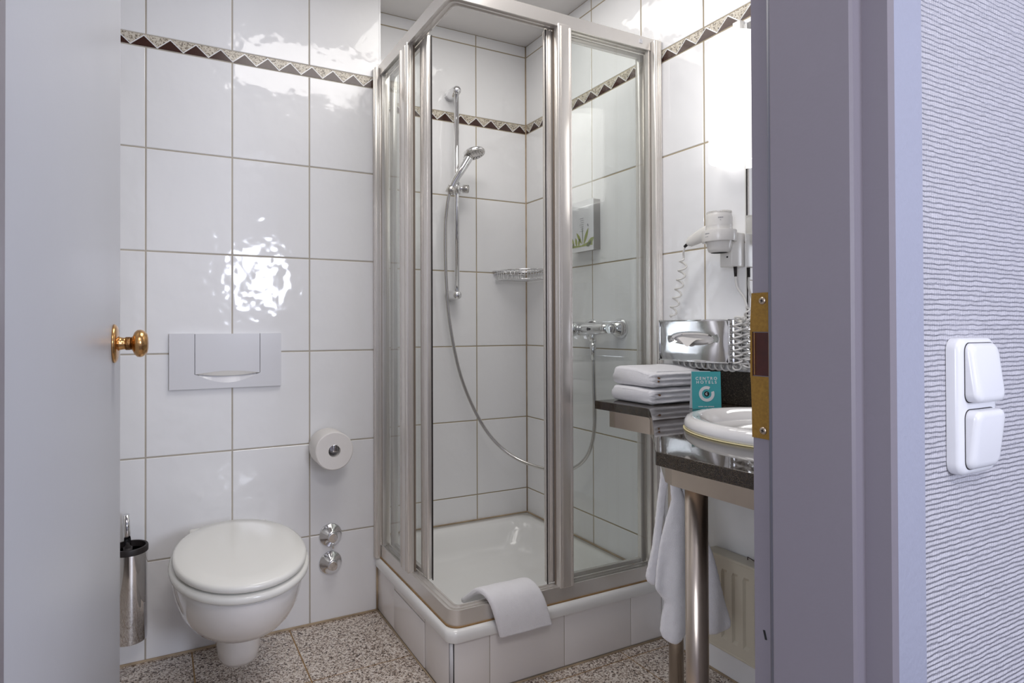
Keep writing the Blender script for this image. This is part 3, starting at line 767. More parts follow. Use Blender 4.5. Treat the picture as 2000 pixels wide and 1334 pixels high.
b = B('satin'); b.tube(smooth_path(hose_pts, 14), 0.0068, 12)
ho = thing('shower_hose', 'silver shower hose hanging in a loop from mixer to hand shower', 'hose', (1.25, 1.95, 0.45))
part('hose', b, ho)
part('hose_nut', B('chrome').cyl((1.417, 1.658, 0.888), (1.415, 1.658, 0.958), 0.0098, 16, 0.0115), ho)
mx = thing('shower_mixer', 'chrome wall-mounted shower mixer tap on the right wall', 'mixer tap', (XR, 1.66, 1.0))
for yv in (1.585, 1.735):
    part('escutcheon', B('chrome').lathe([(0.037, 0), (0.0365, 0.003), (0.030, 0.016), (0.022, 0.030), (0.0165, 0.036)], (XR-0.0005, yv, 1.000), (-1, 0, 0), 36), mx)
    part('union_nut', B('satin').cyl((XR-0.034, yv, 1.0), (XR-0.056, yv-0.0, 1.0), 0.0165, 6), mx)
b = B('chrome'); b.tube([(XR-0.060, 1.575, 1.0), (XR-0.062, 1.600, 1.0), (XR-0.063, 1.645, 0.998), (XR-0.063, 1.69, 0.997), (XR-0.062, 1.745, 1.0)], lambda t: 0.0165+0.0085*min(1, t*1.3), 24)
b.cyl((XR-0.063, 1.658, 0.985), (XR-0.062, 1.658, 0.955), 0.014, 20)
part('body', b, mx)
b = B('chrome'); b.lathe([(0.026, 0), (0.0285, 0.014), (0.025, 0.030), (0.012, 0.037), (0.0001, 0.038)], (XR-0.078, 1.735, 0.999), (-1, 0, 0), 28)
b.tube([(XR-0.105, 1.735, 0.999), (XR-0.122, 1.738, 0.975), (XR-0.135, 1.742, 0.935)], lambda t: 0.012-0.003*t, 12)
part('lever', b, mx)
b = B('rubber').lathe([(0.006, 0), (0.006, 0.001), (0.0001, 0.0011)], (XR-0.0885, 1.652, 0.999), (-1, 0, 0), 16); part('badge', b, mx)

# soap basket in the corner
sb = thing('soap_basket', 'chrome wire corner soap basket in the shower', 'soap basket', (1.42, 2.11, 1.205))
zt_, zb_ = 1.247, 1.209; Rq = 0.170
def quarter(r, z, n=22, x0=0.004, y0=0.004): return [(XR-y0-0.002-max(0, r*sin(a)), YS-x0-0.002-max(0, r*cos(a)), z) for a in [pi/2*k/n for k in range(n+1)]]
b = B('chrome')
q = quarter(Rq, zt_); path = [(XR-0.006, YS-0.006, zt_)] + q
b.tube(path, 0.0032, 8, closed=True)
q2 = quarter(Rq-0.004, zt_-0.010); b.tube([(XR-0.006, YS-0.006, zt_-0.010)]+q2, 0.0018, 6, closed=True)
part('rim', b, sb)
b = B('chrome')
for k in range(1, 15):
    d_ = k*0.0107
    h_ = math.sqrt(max(0, (Rq-0.003)**2-d_*d_))
    # wires run from the wall edge down, across the bottom and up at the curved front
    b.tube([(XR-0.006-d_, YS-0.008, zt_), (XR-0.006-d_, YS-0.009, zb_), (XR-0.006-d_, YS-0.006-h_*0.93, zb_), (XR-0.006-d_, YS-0.006-h_, zt_-0.002)], 0.0019, 6)
q3 = quarter(Rq-0.012, zb_-0.001); b.tube([(XR-0.006, YS-0.006, zb_-0.001)]+q3, 0.0018, 6, closed=True)
part('wires', b, sb)

# soap dispenser with leaf print
dp = thing('soap_dispenser', 'white soap dispenser with green leaf print on the shower wall above the mixer', 'soap dispenser', (1.456, 1.75, 1.29))
dx0, dy0, dy1, dz0, dz1 = 1.440, 1.684, 1.815, 1.290, 1.480
part('shell', B('grey_box').box(dx0+0.004, XR-0.0005, dy0+0.001, dy1-0.001, dz0+0.003, dz1-0.002), dp, label='grey dispenser shell')
part('front_panel', B('plastic').box(dx0, dx0+0.0038, dy0, dy1, dz0, dz1), dp)
b = B('leaf', 'leaf_dark', 'ink_grey'); fxx = dx0-0.0004
def leaf(b, y, z, L, wd, a):
    pts = []
    for k in range(9): t = k/8; pts.append((t*L, wd*sin(pi*t)**0.8))
    for k in range(7, 0, -1): t = k/8; pts.append((t*L, -wd*sin(pi*t)**0.8))
    b.poly([(fxx, y+u_*sin(a)+v2*cos(a), z+u_*cos(a)-v2*sin(a)) for u_, v2 in pts])
b.m(0)
leaf(b, 1.735, 1.315, 0.065, 0.007, radians(-24)); leaf(b, 1.745, 1.318, 0.055, 0.006, radians(34))
leaf(b, 1.715, 1.31, 0.045, 0.010, radians(-55)); leaf(b, 1.765, 1.312, 0.030, 0.006, radians(-15)); leaf(b, 1.775, 1.312, 0.034, 0.006, radians(10)); leaf(b, 1.79, 1.312, 0.038, 0.005, radians(20))
fxx = dx0-0.0006; b.m(1)
leaf(b, 1.74, 1.312, 0.075, 0.002, radians(2)); leaf(b, 1.72, 1.308, 0.026, 0.008, radians(-70)); leaf(b, 1.70, 1.310, 0.018, 0.006, radians(-20)); leaf(b, 1.795, 1.308, 0.02, 0.005, radians(0))
fxx = dx0-0.0005; b.m(0)
b.poly([(fxx, 1.686, 1.308), (fxx, 1.813, 1.308), (fxx, 1.813, 1.318), (fxx, 1.75, 1.313), (fxx, 1.686, 1.326)])
b.m(2)
for k in range(7): b.poly([(fxx, 1.735, 1.415-k*0.008), (fxx, 1.757-0.003*(k % 3), 1.415-k*0.008), (fxx, 1.757-0.003*(k % 3), 1.4135-k*0.008), (fxx, 1.735, 1.4135-k*0.008)])
leaf(b, 1.708, 1.378, 0.014, 0.003, radians(25))
part('print', b, dp, label='green leaf picture on the front')

# ---------------------------------------------------------------- wall lamp, mirror
wl = thing('wall_lamp', 'lit half-round opal glass wall lamp beside the mirror', 'lamp', (1.44, 1.106, 1.465))
cyl_, hw, dp_ = 1.106, 0.0635, 0.092
def uprof(z, s=1.0):
    P = []
    for k in range(25):
        a = pi*k/24; P.append((1.470-dp_*s*abs(sin(a))**0.75, cyl_+hw*s*cos(a), z))
    return P
b = B('lamp_glass'); b.loft([uprof(1.466, 0.95), uprof(1.4655, 0.985), uprof(1.468), uprof(1.800), uprof(1.803, 0.98)])
part('diffuser', b, wl, auto=50)
b = B('plastic_cream').box(1.466, XR-0.0006, cyl_-0.0175-0.045, cyl_+0.055, 1.545, 1.865); 
b = B('plastic_cream').box(1.4605, 1.4695, 1.058, 1.150, 1.545, 1.795); part('back_plate', b, wl)
b = B('plastic_cream').box(1.4565, XR-0.0006, 1.094, 1.118, 1.553, 1.857, bev=0.002); part('bracket_rail', b, wl, auto=30)

mr = thing('mirror', 'frameless wall mirror between wall lamp and door frame above the worktop', 'mirror', (1.473, 0.8, 0.90))
M_['mirror'] = mat('silvered_mirror', (0.92, 0.93, 0.93), 0.01, 1.0, var=0.0)
part('mirror_glass', B('mirror').box(1.4710, 1.4752, 0.50, 1.0905, 0.897, 1.845), mr)
b = B('alu'); 
part('edge_strip', B('plastic_cream').box(1.4700, 1.4752, 1.0907, 1.0930, 0.897, 1.845), mr)

# ---------------------------------------------------------------- hair dryer in its holder with coiled cord
hy, hxx = 1.118, 1.398
hh = thing('hair_dryer_holder', 'white wall holder gripping the hair dryer', 'hair dryer holder', (1.45, 1.11, 1.17))
b = B('plastic_cream'); b.box(1.4225, XR-0.0006, 1.097, 1.136, 1.171, 1.266, bev=0.003)
part('wall_box', b, hh, auto=30)
b = B('plastic_cream')
b.lathe([(0.0350, 1.240), (0.0430, 1.238), (0.0442, 1.241), (0.0442, 1.266), (0.0434, 1.269), (0.0350, 1.268)], (hxx, hy, 0), (0, 0, 1), 48, cap0=False, cap1=False)
b.box(1.432, 1.450, 1.100, 1.133, 1.242, 1.265, bev=0.003)
part('ring', b, hh, auto=40)
b = B('rubber').cyl((1.444, 1.104, 1.171), (1.444, 1.103, 1.144), 0.0048, 12, 0.0036); part('cord_sleeve', b, hh, label='black cord sleeve')
b = B('dark').cyl((1.4226, 1.112, 1.198), (1.4219, 1.112, 1.198), 0.0026, 12); part('screw', b, hh)
hr = thing('hair_dryer', 'white hotel hair dryer hanging nozzle down in its wall holder', 'hair dryer', (hxx, hy, 1.205))
part('body', B('plastic_cream').lathe([(0.0335, 1.242), (0.0345, 1.270), (0.0338, 1.281), (0.0340, 1.283)], (hxx, hy, 0), (0, 0, 1), 48), hr, auto=40)
b = B('plastic_cream').lathe([(0.0341, 1.282), (0.0336, 1.305), (0.0312, 1.316), (0.0285, 1.320)], (hxx, hy, 0), (0, 0, 1), 48)
for k in range(60):
    a = 2*pi*k/60; b.box(-0.0007, 0.0007, 0.0285, 0.0320, 1.3165, 1.3215)
    vs = list(b.bm.verts)[-8:]
    bmesh.ops.rotate(b.bm, verts=vs, cent=(0, 0, 0), matrix=Matrix.Rotation(a, 3, 'Z')); bmesh.ops.translate(b.bm, verts=vs, vec=(hxx, hy, 0))
part('air_intake', b, hr, auto=40)
b = B('plastic_cream', 'dark').lathe([(0.0345, 1.246), (0.0325, 1.236), (0.0300, 1.220), (0.0275, 1.2125), (0.0215, 1.2090)], (hxx, hy, 0), (0, 0, 1), 40, cap1=False)
b.m(1).lathe([(0.0220, 1.2092), (0.0001, 1.2105)], (hxx, hy, 0), (0, 0, 1), 40, cap0=False)
part('nozzle', b, hr, auto=50)
hp = smooth_path([(1.402, 1.128, 1.274), (1.405, 1.168, 1.270), (1.408, 1.205, 1.260), (1.409, 1.231, 1.252)], 6)
b = B('plastic_cream')
P = hp; rings = []
for i, p in enumerate(P):
    t = i/(len(P)-1); a_ = (P[min(i+1, len(P)-1)]-P[max(i-1, 0)]).normalized(); sd = Vector((1, 0, 0)); up = a_.cross(sd).normalized()
    hv = 0.025*(1-t)+0.0140*t
    if t > 0.9: hv *= 0.8
    rings.append([p + sd*0.014*cos(q_)*(1-0.3*t) + up*hv*sin(q_) for q_ in [2*pi*k/20 for k in range(20)]])
b.loft(rings); part('handle', b, hr, auto=60)
part('cord_sleeve', B('rubber').cyl((1.409, 1.229, 1.252), (1.411, 1.246, 1.243), 0.0052, 12, 0.0042), hr, label='black cord sleeve')
def prints(rows, rad):
    b = B('ink_soft')
    for (zz, hgt, ws, a0) in rows:
        a = radians(a0)
        for w_ in ws:
            p0 = (hxx+rad*cos(a), hy+rad*sin(a)); a2 = a+w_/rad; p1 = (hxx+rad*cos(a2), hy+rad*sin(a2))
            b.poly([(*p0, zz), (*p1, zz), (*p1, zz+hgt), (*p0, zz+hgt)]); a = a2+0.016
    return b
M_['ink_soft'] = mat('soft_grey_print', (0.30, 0.30, 0.33), 0.6)
part('small_print', prints(((1.300, 0.0025, (0.0022, 0.0016, 0.0024, 0.0018, 0.0022), 215), (1.294, 0.0012, (0.003,), 222)), 0.0344), hr, label='tiny grey print on the air intake cap')
part('small_print', prints(((1.258, 0.0025, (0.002, 0.0026, 0.002, 0.0024, 0.0018), 168), (1.250, 0.0012, (0.003, 0.002, 0.004), 168)), 0.0445), hh, label='tiny grey print on the holder ring')
# cord
def coil(path, r, turns, n=14, fade=0.06):
    P = smooth_path(path, 12); L = [0]
    for a, c in zip(P, P[1:]): L.append(L[-1]+(c-a).length)
    T = L[-1]; out = []; N_ = int(turns*n); j = 0
    for k in range(N_+1):
        s_ = T*k/N_
        while j < len(L)-2 and L[j+1] < s_: j += 1
        t = (s_-L[j])/max(L[j+1]-L[j], 1e-9); p = P[j].lerp(P[j+1], t); d = (P[j+1]-P[j]).normalized()
        u = d.cross(Vector((1, 0, 0)))
        u = u.normalized() if u.length > 0.2 else Vector((0, 1, 0)); v = d.cross(u)
        f = min(1, min(s_, T-s_)/(T*fade)) ; a = 2*pi*k/n
        rr = r(s_/T) if callable(r) else r
        out.append(p + (u*cos(a)+v*sin(a))*rr*f)
    return out
b = B('plastic_cream')
c1 = [(1.411, 1.246, 1.243), (1.419, 1.258, 1.226)] + coil([(1.425, 1.262, 1.212), (1.440, 1.290, 1.14), (1.448, 1.318, 1.07), (1.452, 1.335, 1.035)], 0.0105, 6.5)
c2 = coil([(1.452, 1.343, 1.02), (1.458, 1.335, 0.93), (1.455, 1.31, 0.897), (1.448, 1.22, 0.893), (1.442, 1.15, 0.892), (1.436, 1.098, 0.892)], lambda t: 0.010, 15, fade=0.01)
c3 = coil([(1.436, 1.096, 0.892), (1.428, 1.086, 0.905), (1.427, 1.085, 0.96), (1.427, 1.085, 1.022)], 0.010, 8, fade=0.01)
c4 = coil([(1.427, 1.085, 1.022), (1.440, 1.083, 1.030), (1.452, 1.082, 1.015), (1.453, 1.082, 0.96), (1.450, 1.082, 0.905), (1.440, 1.080, 0.892)], 0.010, 10, fade=0.01)
c5 = coil([(1.440, 1.080, 0.892), (1.450, 1.070, 0.91), (1.456, 1.068, 0.97), (1.456, 1.072, 1.03), (1.456, 1.078, 1.06)], 0.009, 8, fade=0.02)
c6 = smooth_path([c5[-1], (1.455, 1.086, 1.085), (1.447, 1.101, 1.115), (1.444, 1.103, 1.146)], 8)
for pth in (c1, c2, c3, c4, c5, c6): b.tube(pth, 0.0028, 8)
part('cord', b, hr, label='white spiral cord looping down behind the tissue box')

# ---------------------------------------------------------------- tissue box
tx = thing('tissue_box', 'mirror-polished chrome tissue dispenser on the wall above the towels', 'tissue box', (1.44, 1.222, 0.902))
ty0, ty1, tz0, tz1, txf = 1.098, 1.347, 0.9025, 1.026, 1.412
cyy, czz = (ty0+ty1)/2, 0.970
b = B('chrome')
ns = 40
def slot(a, bb_): return [(cyy+a*math.copysign(abs(cos(t))**0.8, cos(t)), czz+bb_*math.copysign(abs(sin(t))**1.0, sin(t))) for t in [2*pi*k/ns for k in range(ns)]]
def outer():
    P = []
    for k in range(ns):
        t = 2*pi*k/ns; c, s_ = cos(t), sin(t)
        m_ = max(abs(c)/((ty1-ty0)/2-0.004), abs(s_)/(0.5*(tz1-tz0)-0.004))
        P.append((cyy+c/m_, (tz0+tz1)/2+s_/m_))
    return P
sl_ = slot(0.070, 0.0135); sl2 = slot(0.078, 0.0185); sl3 = slot(0.094, 0.034); ou = outer()
b.loft([[(txf, y, z) for y, z in ou], [(txf-0.0010, y, z) for y, z in sl3], [(txf-0.0002, y, z) for y, z in sl2], [(txf+0.0045, y, z) for y, z in sl_], [(txf+0.012, y, z) for y, z in slot(0.068, 0.012)]], False, False)
# raised frame lip, sides
for y0_, y1_, z0_, z1_ in ((ty0, ty1, tz1-0.0045, tz1), (ty0, ty1, tz0, tz0+0.0045), (ty0, ty0+0.0045, tz0, tz1), (ty1-0.0045, ty1, tz0, tz1)):
    b.box(txf-0.0018, txf+0.002, y0_, y1_, z0_, z1_, bev=0.001)
b.box(txf+0.001, XR-0.004, ty0+0.001, ty0+0.002, tz0+0.001, tz1-0.001); b.box(txf+0.001, XR-0.004, ty1-0.002, ty1-0.001, tz0+0.001, tz1-0.001)
b.box(txf+0.001, XR-0.004, ty0+0.001, ty1-0.001, tz0+0.001, tz0+0.002); b.box(txf+0.001, XR-0.004, ty0+0.001, ty1-0.001, tz1-0.002, tz1-0.001)
# side flange seam
b.box(1.428, 1.432, ty0-0.0015, ty0+0.002, tz0, tz1)
part('cover', b, tx, auto=35)
b = B('paper'); b.box(txf+0.013, txf+0.05, ty0+0.01, ty1-0.01, tz0+0.01, tz1-0.01)
part('tissue_stack', b, tx)
b = B('paper')
cols_ = []
for i in range(15):
    s_ = i/14; col_ = []
    y = cyy+0.042-0.080*s_
    for j in range(8):
        t = j/7; drop = (0.026*max(0.15, sin(pi*min(1, s_*1.15)))**0.9)*t
        col_.append((txf+0.008-0.018*t-0.002*sin(9*s_+2*t), y+0.010*t*(0.5-s_), czz+0.006-drop+0.003*sin(12*s_)*t - 0.006*s_*(1-t)))
    cols_.append(col_)
b.loft(cols_, False, False, closed=False)
part('tissue', b, tx, auto=80, label='white tissue poking out of the slot')

# ---------------------------------------------------------------- vanity: worktop, steel frame, basin
ZW = 0.787
wt = thing('worktop', 'dark polished granite worktop that widens towards the basin', 'worktop', (1.2, 0.9, 0.762))
edge = [(1.1745, 1.370), (1.1840, 1.175), (1.181, 1.163)] + [(1.131, 1.108), (1.027, 1.001), (0.913, 0.886), (0.800, 0.776), (0.787, 0.760)] + [(0.789, 0.68), (0.796, 0.575), (0.80, 0.4895)]
outl = [(XR-0.001, 1.370)] + edge + [(XR-0.001, 0.4895)]
b = B('worktop')
bmt = [(x_, y_) for x_, y_ in outl]
ZU_ = 0.7625
# hole for the basin is covered by its rim
b.loft([[(x_, y_, ZU_) for x_, y_ in bmt], [(x_, y_, ZW) for x_, y_ in bmt]], smooth=False)
part('slab', b, wt, bevel=0.0015)
M_['upstand'] = granite('dark_granite_upstand', [(0, '17130e'), (0.3, '2a251f'), (0.6, '3d362d'), (0.85, '5a5246')], 420, 0.30, 0.3)
b = B('upstand').box(1.456, XR-0.001, 0.4895, 1.370, ZW, 0.880); part('upstand', b, wt, bevel=0.0015)

vf = thing('vanity_frame', 'brushed steel frame with round legs under the granite worktop', 'vanity frame', (1.2, 0.9, 0))
ap = [(1.205, 1.340), (1.212, 1.190), (1.170, 1.140), (0.868, 0.815), (0.858, 0.79), (0.862, 0.4905)]
b = B('steel')
def strip(b, path, th, z0, z1):
    for (x0, y0), (x1, y1) in zip(path, path[1:]):
        d = Vector((x1-x0, y1-y0)).normalized(); n_ = Vector((-d.y, d.x))*th
        pts = [(x0, y0), (x1, y1), (x1+n_.x, y1+n_.y), (x0+n_.x, y0+n_.y)]
        b.prism(pts, z0, z1)
strip(b, ap, 0.028, 0.7115, ZU_-0.0003)
b.box(1.205, XR-0.002, 1.318, 1.340, 0.7115, ZU_-0.0003)
b.box(0.89, XR-0.002, 0.80, 0.825, 0.7115, ZU_-0.0003)
part('apron', b, vf, auto=25)
for lx, ly, lr in ((0.884, 0.758, 0.0195), (1.262, 1.150, 0.0190)):
    b = B('steel'); b.cyl((lx, ly, 0.0), (lx, ly, 0.7115), lr, 36); part('leg', b, vf)

ws = thing('washbasin', 'white oval ceramic washbasin set in the granite worktop', 'washbasin', (1.163, 0.765, ZW))
bcx, bcy = 1.167, 0.757
def be(a, bb_, z): return ell(bcx, bcy, a, bb_, z, 64, 2.0)
b = B('ceramic')
b.loft([be(0.196, 0.200, ZW+0.0015), be(0.205, 0.2100, ZW+0.003), be(0.2065, 0.2115, ZW+0.010), be(0.205, 0.210, ZW+0.018), be(0.200, 0.205, ZW+0.0255), be(0.192, 0.197, ZW+0.0285), be(0.182, 0.187, ZW+0.0275), be(0.172, 0.177, ZW+0.022),
        be(0.164, 0.168, ZW+0.014), be(0.158, 0.161, ZW+0.0075), be(0.1565, 0.1595, ZW+0.0045), be(0.156, 0.159, ZW+0.004), be(0.10, 0.10, ZW+0.0025), be(0.03, 0.03, ZW+0.002)], cap0=True)
part('rim_and_bowl', b, ws, auto=70)
M_['old_silicone'] = mat('yellowed_silicone', hexc('dccf9f'), 0.5)
b = B('old_silicone'); b.loft([be(0.2045, 0.2095, ZW+0.0002), be(0.2080, 0.2130, ZW+0.0004), be(0.2078, 0.2128, ZW+0.0018), be(0.2050, 0.2100, ZW+0.0026)], False, False); part('silicone_bead', b, ws, label='yellowed silicone bead under the rim')

# ---------------------------------------------------------------- towels
def fuzz(bm, amp, sc):
    bm.normal_update()
    for v in bm.verts:
        n1 = noise.noise(v.co*sc)*0.6 + noise.noise(v.co*sc*3.1)*0.4
        v.co += v.normal*amp*n1
def folded_towel(z0, z1, x0, x1, y0, y1, lab, seed, tags, rise=0.0035):
    """folded stack: rounded fold on the -X side, layered edges on the -Y side"""
    t = thing('folded_towel', lab, 'towel', ((x0+x1)/2, (y0+y1)/2, z0), 'folded towels on the worktop')
    b = B('terry'); NX = 60; NF = 44; rings = []
    nl = 3
    for i in range(NX+1):
        s_ = i/NX; x = x0+(x1-x0)*s_
        e = min(1, s_/0.10); shr = math.sqrt(max(0.0, 1-(1-e)**2)); shr = 0.12+0.88*shr
        e2 = min(1, (1-s_)/0.05); shr *= 0.3+0.7*math.sqrt(max(0, 1-(1-e2)**2))
        amp = 0.0042*min(1, max(0, (s_-0.06)/0.12))
        lift = 0.0015*noise.noise(Vector((x*14, seed, 0)))
        zc_ = (z0+z1)/2; hh_ = (z1-z0)/2*(0.55+0.45*shr)
        ring = []
        xx = x
        # front (-Y) scalloped side, going up
        for k in range(NF+1):
            q = k/NF; lay = abs(sin(pi*q*nl))**0.55
            yv = y0 + amp*(1-lay)*2.2 + 0.010*(1-min(1, sin(pi*q)*3.0))*0.8 + (1-shr)*0.012 + 0.0025*noise.noise(Vector((x*25, q*4, seed)))
            ring.append((xx, yv, zc_-hh_+2*hh_*q))
        for k in range(1, 25):   # top towards the back
            q = k/24
            ring.append((xx, y0+0.01+(y1-y0-0.02)*q, zc_+hh_+rise*sin(pi*min(1, q*0.62+0.0))+lift+0.0015*noise.noise(Vector((x*12, q*2, seed+3)))*min(1, q*4)))
        for k in range(1, 9):
            q = k/8; a = pi/2-pi*q
            ring.append((xx, y1-0.01+0.010*cos(a), zc_+hh_*sin(a)))
        for k in range(1, 20):
            q = k/20
            ring.append((xx, y1-0.01-(y1-y0-0.02)*q, zc_-hh_))
        rings.append(ring)
    b.loft(rings)
    fuzz(b.bm, 0.0012, 140)
    for v in b.bm.verts: v.co.z = max(v.co.z, z0+0.0002)
    part('cloth', b, t, auto=120)
    b = B('tag')
    for (xx, zz) in tags: b.box(xx, xx+0.004, y0-0.0025, y0+0.008, zz, zz+0.0035, rot=Matrix.Rotation(radians(30), 3, 'Y'))
    part('tag', b, t, label='small brown woven tag')
folded_towel(ZW+0.0003, ZW+0.043, 1.233, 1.445, 1.205, 1.362, 'lower white towel of the folded pair lying on the granite worktop', 1.3, [(1.262, ZW+0.026)])
folded_towel(ZW+0.0480, ZW+0.090, 1.238, 1.445, 1.207, 1.362, 'upper white towel of the folded pair, lying on top of the other', 5.7, [(1.262, ZW+0.073), (1.260, ZW+0.064)], rise=0.013)

# towel folded over the tray edge
bt_ = thing('foot_towel', 'small white towel draped over the front rail of the shower tray', 'towel', (0.92, 1.43, 0.16))
b = B('terry')
prof = smooth_path([(0, 1.510, 0.207), (0, 1.480, 0.232), (0, 1.452, 0.2545), (0, 1.425, 0.2600), (0, 1.402, 0.2480), (0, 1.388, 0.2220), (0, 1.380, 0.190), (0, 1.3765, 0.158)], 6)
NP = len(prof); NX = 40
def mat_surface(off_in, off_out):
    pass
rings = []
for i in range(NX+1):
    s_ = i/NX; ring_o = []; ring_i = []
    es = min(1, s_/0.05, (1-s_)/0.05); th = 0.0100*(0.35+0.65*math.sqrt(max(0, 1-(1-es)**2)))
    for k, p in enumerate(prof):
        q = k/(NP-1)
        a = prof[min(k+1, NP-1)]-prof[max(k-1, 0)]; nrm = Vector((0, -a.z, a.y)).normalized()*-1
        if nrm.z < 0 and q < 0.5: nrm = -nrm
        xo = 0.800 + 0.045*q + (0.165+0.008*q)*s_
        wav = 0.0015*noise.noise(Vector((xo*20, q*5, 2)))
        pe = Vector((xo, p.y, p.z))
        n_out = Vector((0, -abs(nrm.y) if q > 0.45 else nrm.y, abs(nrm.z)))
        ring_o.append(pe + n_out*(th+wav+0.0015)); ring_i.append(pe - n_out*th*0.55)
    rings.append(ring_o + list(reversed(ring_i)))
b.loft(rings); fuzz(b.bm, 0.001, 150)
part('cloth', b, bt_, auto=120)
b = B('terry')
rings = []
for i in range(NX+1):
    s_ = i/NX; ro, ri = [], []
    for k, p in enumerate(prof[6:]):
        q = (k+6)/(NP-1); xo = 0.806+0.045*q+(0.15)*s_
        ro.append(Vector((xo, p.y+0.0035, p.z-0.0035))); ri.append(Vector((xo, p.y+0.006, p.z-0.006)))
    rings.append(ro+list(reversed(ri)))
b.loft(rings); part('inner_fold', b, bt_, auto=120)

# towel hanging under the worktop
ht = thing('hand_towel', 'white hand towel hanging in two lobes from the vanity frame', 'towel', (1.16, 1.03, 0.27))
b = B('terry')
O_ = Vector((1.1155, 1.046, 0)); dirv = Vector((0.904, -0.428, 0)).normalized(); dep = Vector((0.428, 0.904, 0))
def interp(tab, z):      # tab: (z, u) with z falling
    if z >= tab[0][0]: return tab[0][1]
    for (za, ua), (zb, ub) in zip(tab, tab[1:]):
        if za >= z >= zb: return ua+(ub-ua)*(za-z)/(za-zb+1e-9)
    return tab[-1][1]
def lobe(left, right, d0, hd, rip, seed, n=48, rows=70):
    L_ = [(0.650-0.000405*y, 0.000405*(x-184)) for y, x in left]; R__ = [(0.650-0.000405*y, 0.000405*(x-184)) for y, x in right]
    zt, zb_ = 0.708, min(L_[-1][0], R__[-1][0]); rings = []
    for j in range(rows+1):
        t = j/rows; z = zt-(zt-zb_)*(1-(1-t)**1.25)
        u0, u1 = interp(L_, z), interp(R__, z)
        if u1-u0 < 0.004: m_ = (u0+u1)/2; u0, u1 = m_-0.002, m_+0.002
        c = (u0+u1)/2; h = (u1-u0)/2; k_ = min(1, (z-zb_)/0.014+0.05); hh = hd*math.sqrt(max(0.02, 1-(1-k_)**2))*(0.55+0.45*min(1, t*2))
        ring = []
        for i in range(n):
            q = 2*pi*i/n; cu, su = cos(q), sin(q)
            uu = c+h*math.copysign(abs(cu)**0.8, cu)
            dd = d0 + hh*math.copysign(abs(su)**0.75, su) + rip*min(1, t*1.6)*sin(uu*95+seed+2.0*t) + 0.003*noise.noise(Vector((uu*30, z*9, seed)))
            ring.append(O_+dirv*uu+dep*dd+Vector((0, 0, z)))
        rings.append(ring)
    b.loft(rings)
lobe([(-120, 176), (50, 172), (200, 150), (450, 120), (560, 95), (640, 78), (668, 88), (690, 112)], [(-120, 215), (50, 218), (200, 200), (450, 165), (600, 150), (690, 135)], 0.020, 0.008, 0.0015, 0.3)
lobe([(-120, 200), (50, 210), (165, 218), (260, 190), (430, 150), (560, 130), (690, 117), (735, 150), (775, 178), (860, 160), (950, 150), (985, 162), (1003, 185), (1015, 222)],
     [(-120, 230), (50, 262), (165, 300), (430, 302), (700, 306), (950, 300), (985, 286), (1005, 262), (1015, 240)], 0.0, 0.011, 0.0045, 1.2)
lobe([(-120, 215), (50, 240), (200, 285), (360, 303), (700, 318), (930, 322), (955, 345), (970, 430)],
     [(-120, 240), (50, 290), (200, 370), (360, 425), (480, 470), (680, 520), (820, 560), (895, 581), (935, 580), (955, 556), (970, 470)], 0.010, 0.010, 0.004, 4.4)
fuzz(b.bm, 0.0013, 130)
part('cloth', b, ht, auto=120)
b = B('steel'); b.tube([O_+dirv*0.012+Vector((0, 0, 0.7115)), O_+dirv*0.012+Vector((0, 0, 0.69)), O_+dirv*0.02-dep*0.02+Vector((0, 0, 0.685))], 0.003, 8)
part('hanging_loop', b, ht)

# ---------------------------------------------------------------- teal card
P0, P1 = Vector((1.2800, 1.1080, ZW+0.0003)), Vector((1.3485, 1.0745, ZW+0.0003))
cd = thing('folded_card', 'teal folded card with white lettering standing between towels and basin', 'card', ((P0+P1)/2))
wv = (P1-P0).normalized(); bk = Vector((-wv.y, wv.x, 0)); Wd = (P1-P0).length; Hc = 0.099
upv = (Vector((0, 0, 1))*0.99 + bk*0.045).normalized(); nf = wv.cross(upv).normalized()
if nf.y > 0: nf = -nf
b = B('card_teal', 'ink_white')
def cardbox(b, o, uvec, vvec, w_, h_, th): 
    n_ = nf*th
    q = [o, o+uvec*w_, o+uvec*w_+vvec*h_, o+vvec*h_]
    b.loft([[p for p in q], [p-n_ for p in q]], smooth=False)
cardbox(b, P0, wv, upv, Wd, Hc, 0.0006)
part('front_leaf', b, cd)
up2 = (Vector((0, 0, 1))*0.99 - bk*0.12).normalized()
b = B('ink_white'); o2 = P0 + upv*Hc*0.995 - up2*Hc*0.995 + bk*0.0010 - wv*0.0005
q = [o2+Vector((0, 0, 0.0)), o2+wv*(Wd*0.66), o2+wv*(Wd*0.66)+up2*(Hc+0.0012), o2+up2*(Hc+0.0028)]
b.loft([[p for p in q], [p+bk*0.0006 for p in q]], smooth=False); part('back_leaf', b, cd, label='white back leaf')
MB = Matrix.Identity(4)
for i in range(3): MB[i][0], MB[i][1], MB[i][2], MB[i][3] = wv[i], upv[i], nf[i], (P0+nf*0.0004)[i]
def text_mesh(body, size, cx_, cy_, spacing=1.0, bold=0.0):
    c = bpy.data.curves.new('t', 'FONT'); c.body = body; c.size = size; c.align_x = 'CENTER'; c.align_y = 'CENTER'
    c.space_character = spacing; c.offset = bold; c.extrude = 0.0001; c.resolution_u = 4
    o = bpy.data.objects.new('t', c); COL.objects.link(o)
    bpy.context.view_layer.update()
    me = bpy.data.meshes.new_from_object(o.evaluated_get(bpy.context.evaluated_depsgraph_get()))
    bpy.data.objects.remove(o); bpy.data.curves.remove(c)
    me.transform(MB @ Matrix.Translation((cx_, cy_, 0.0002))); return me
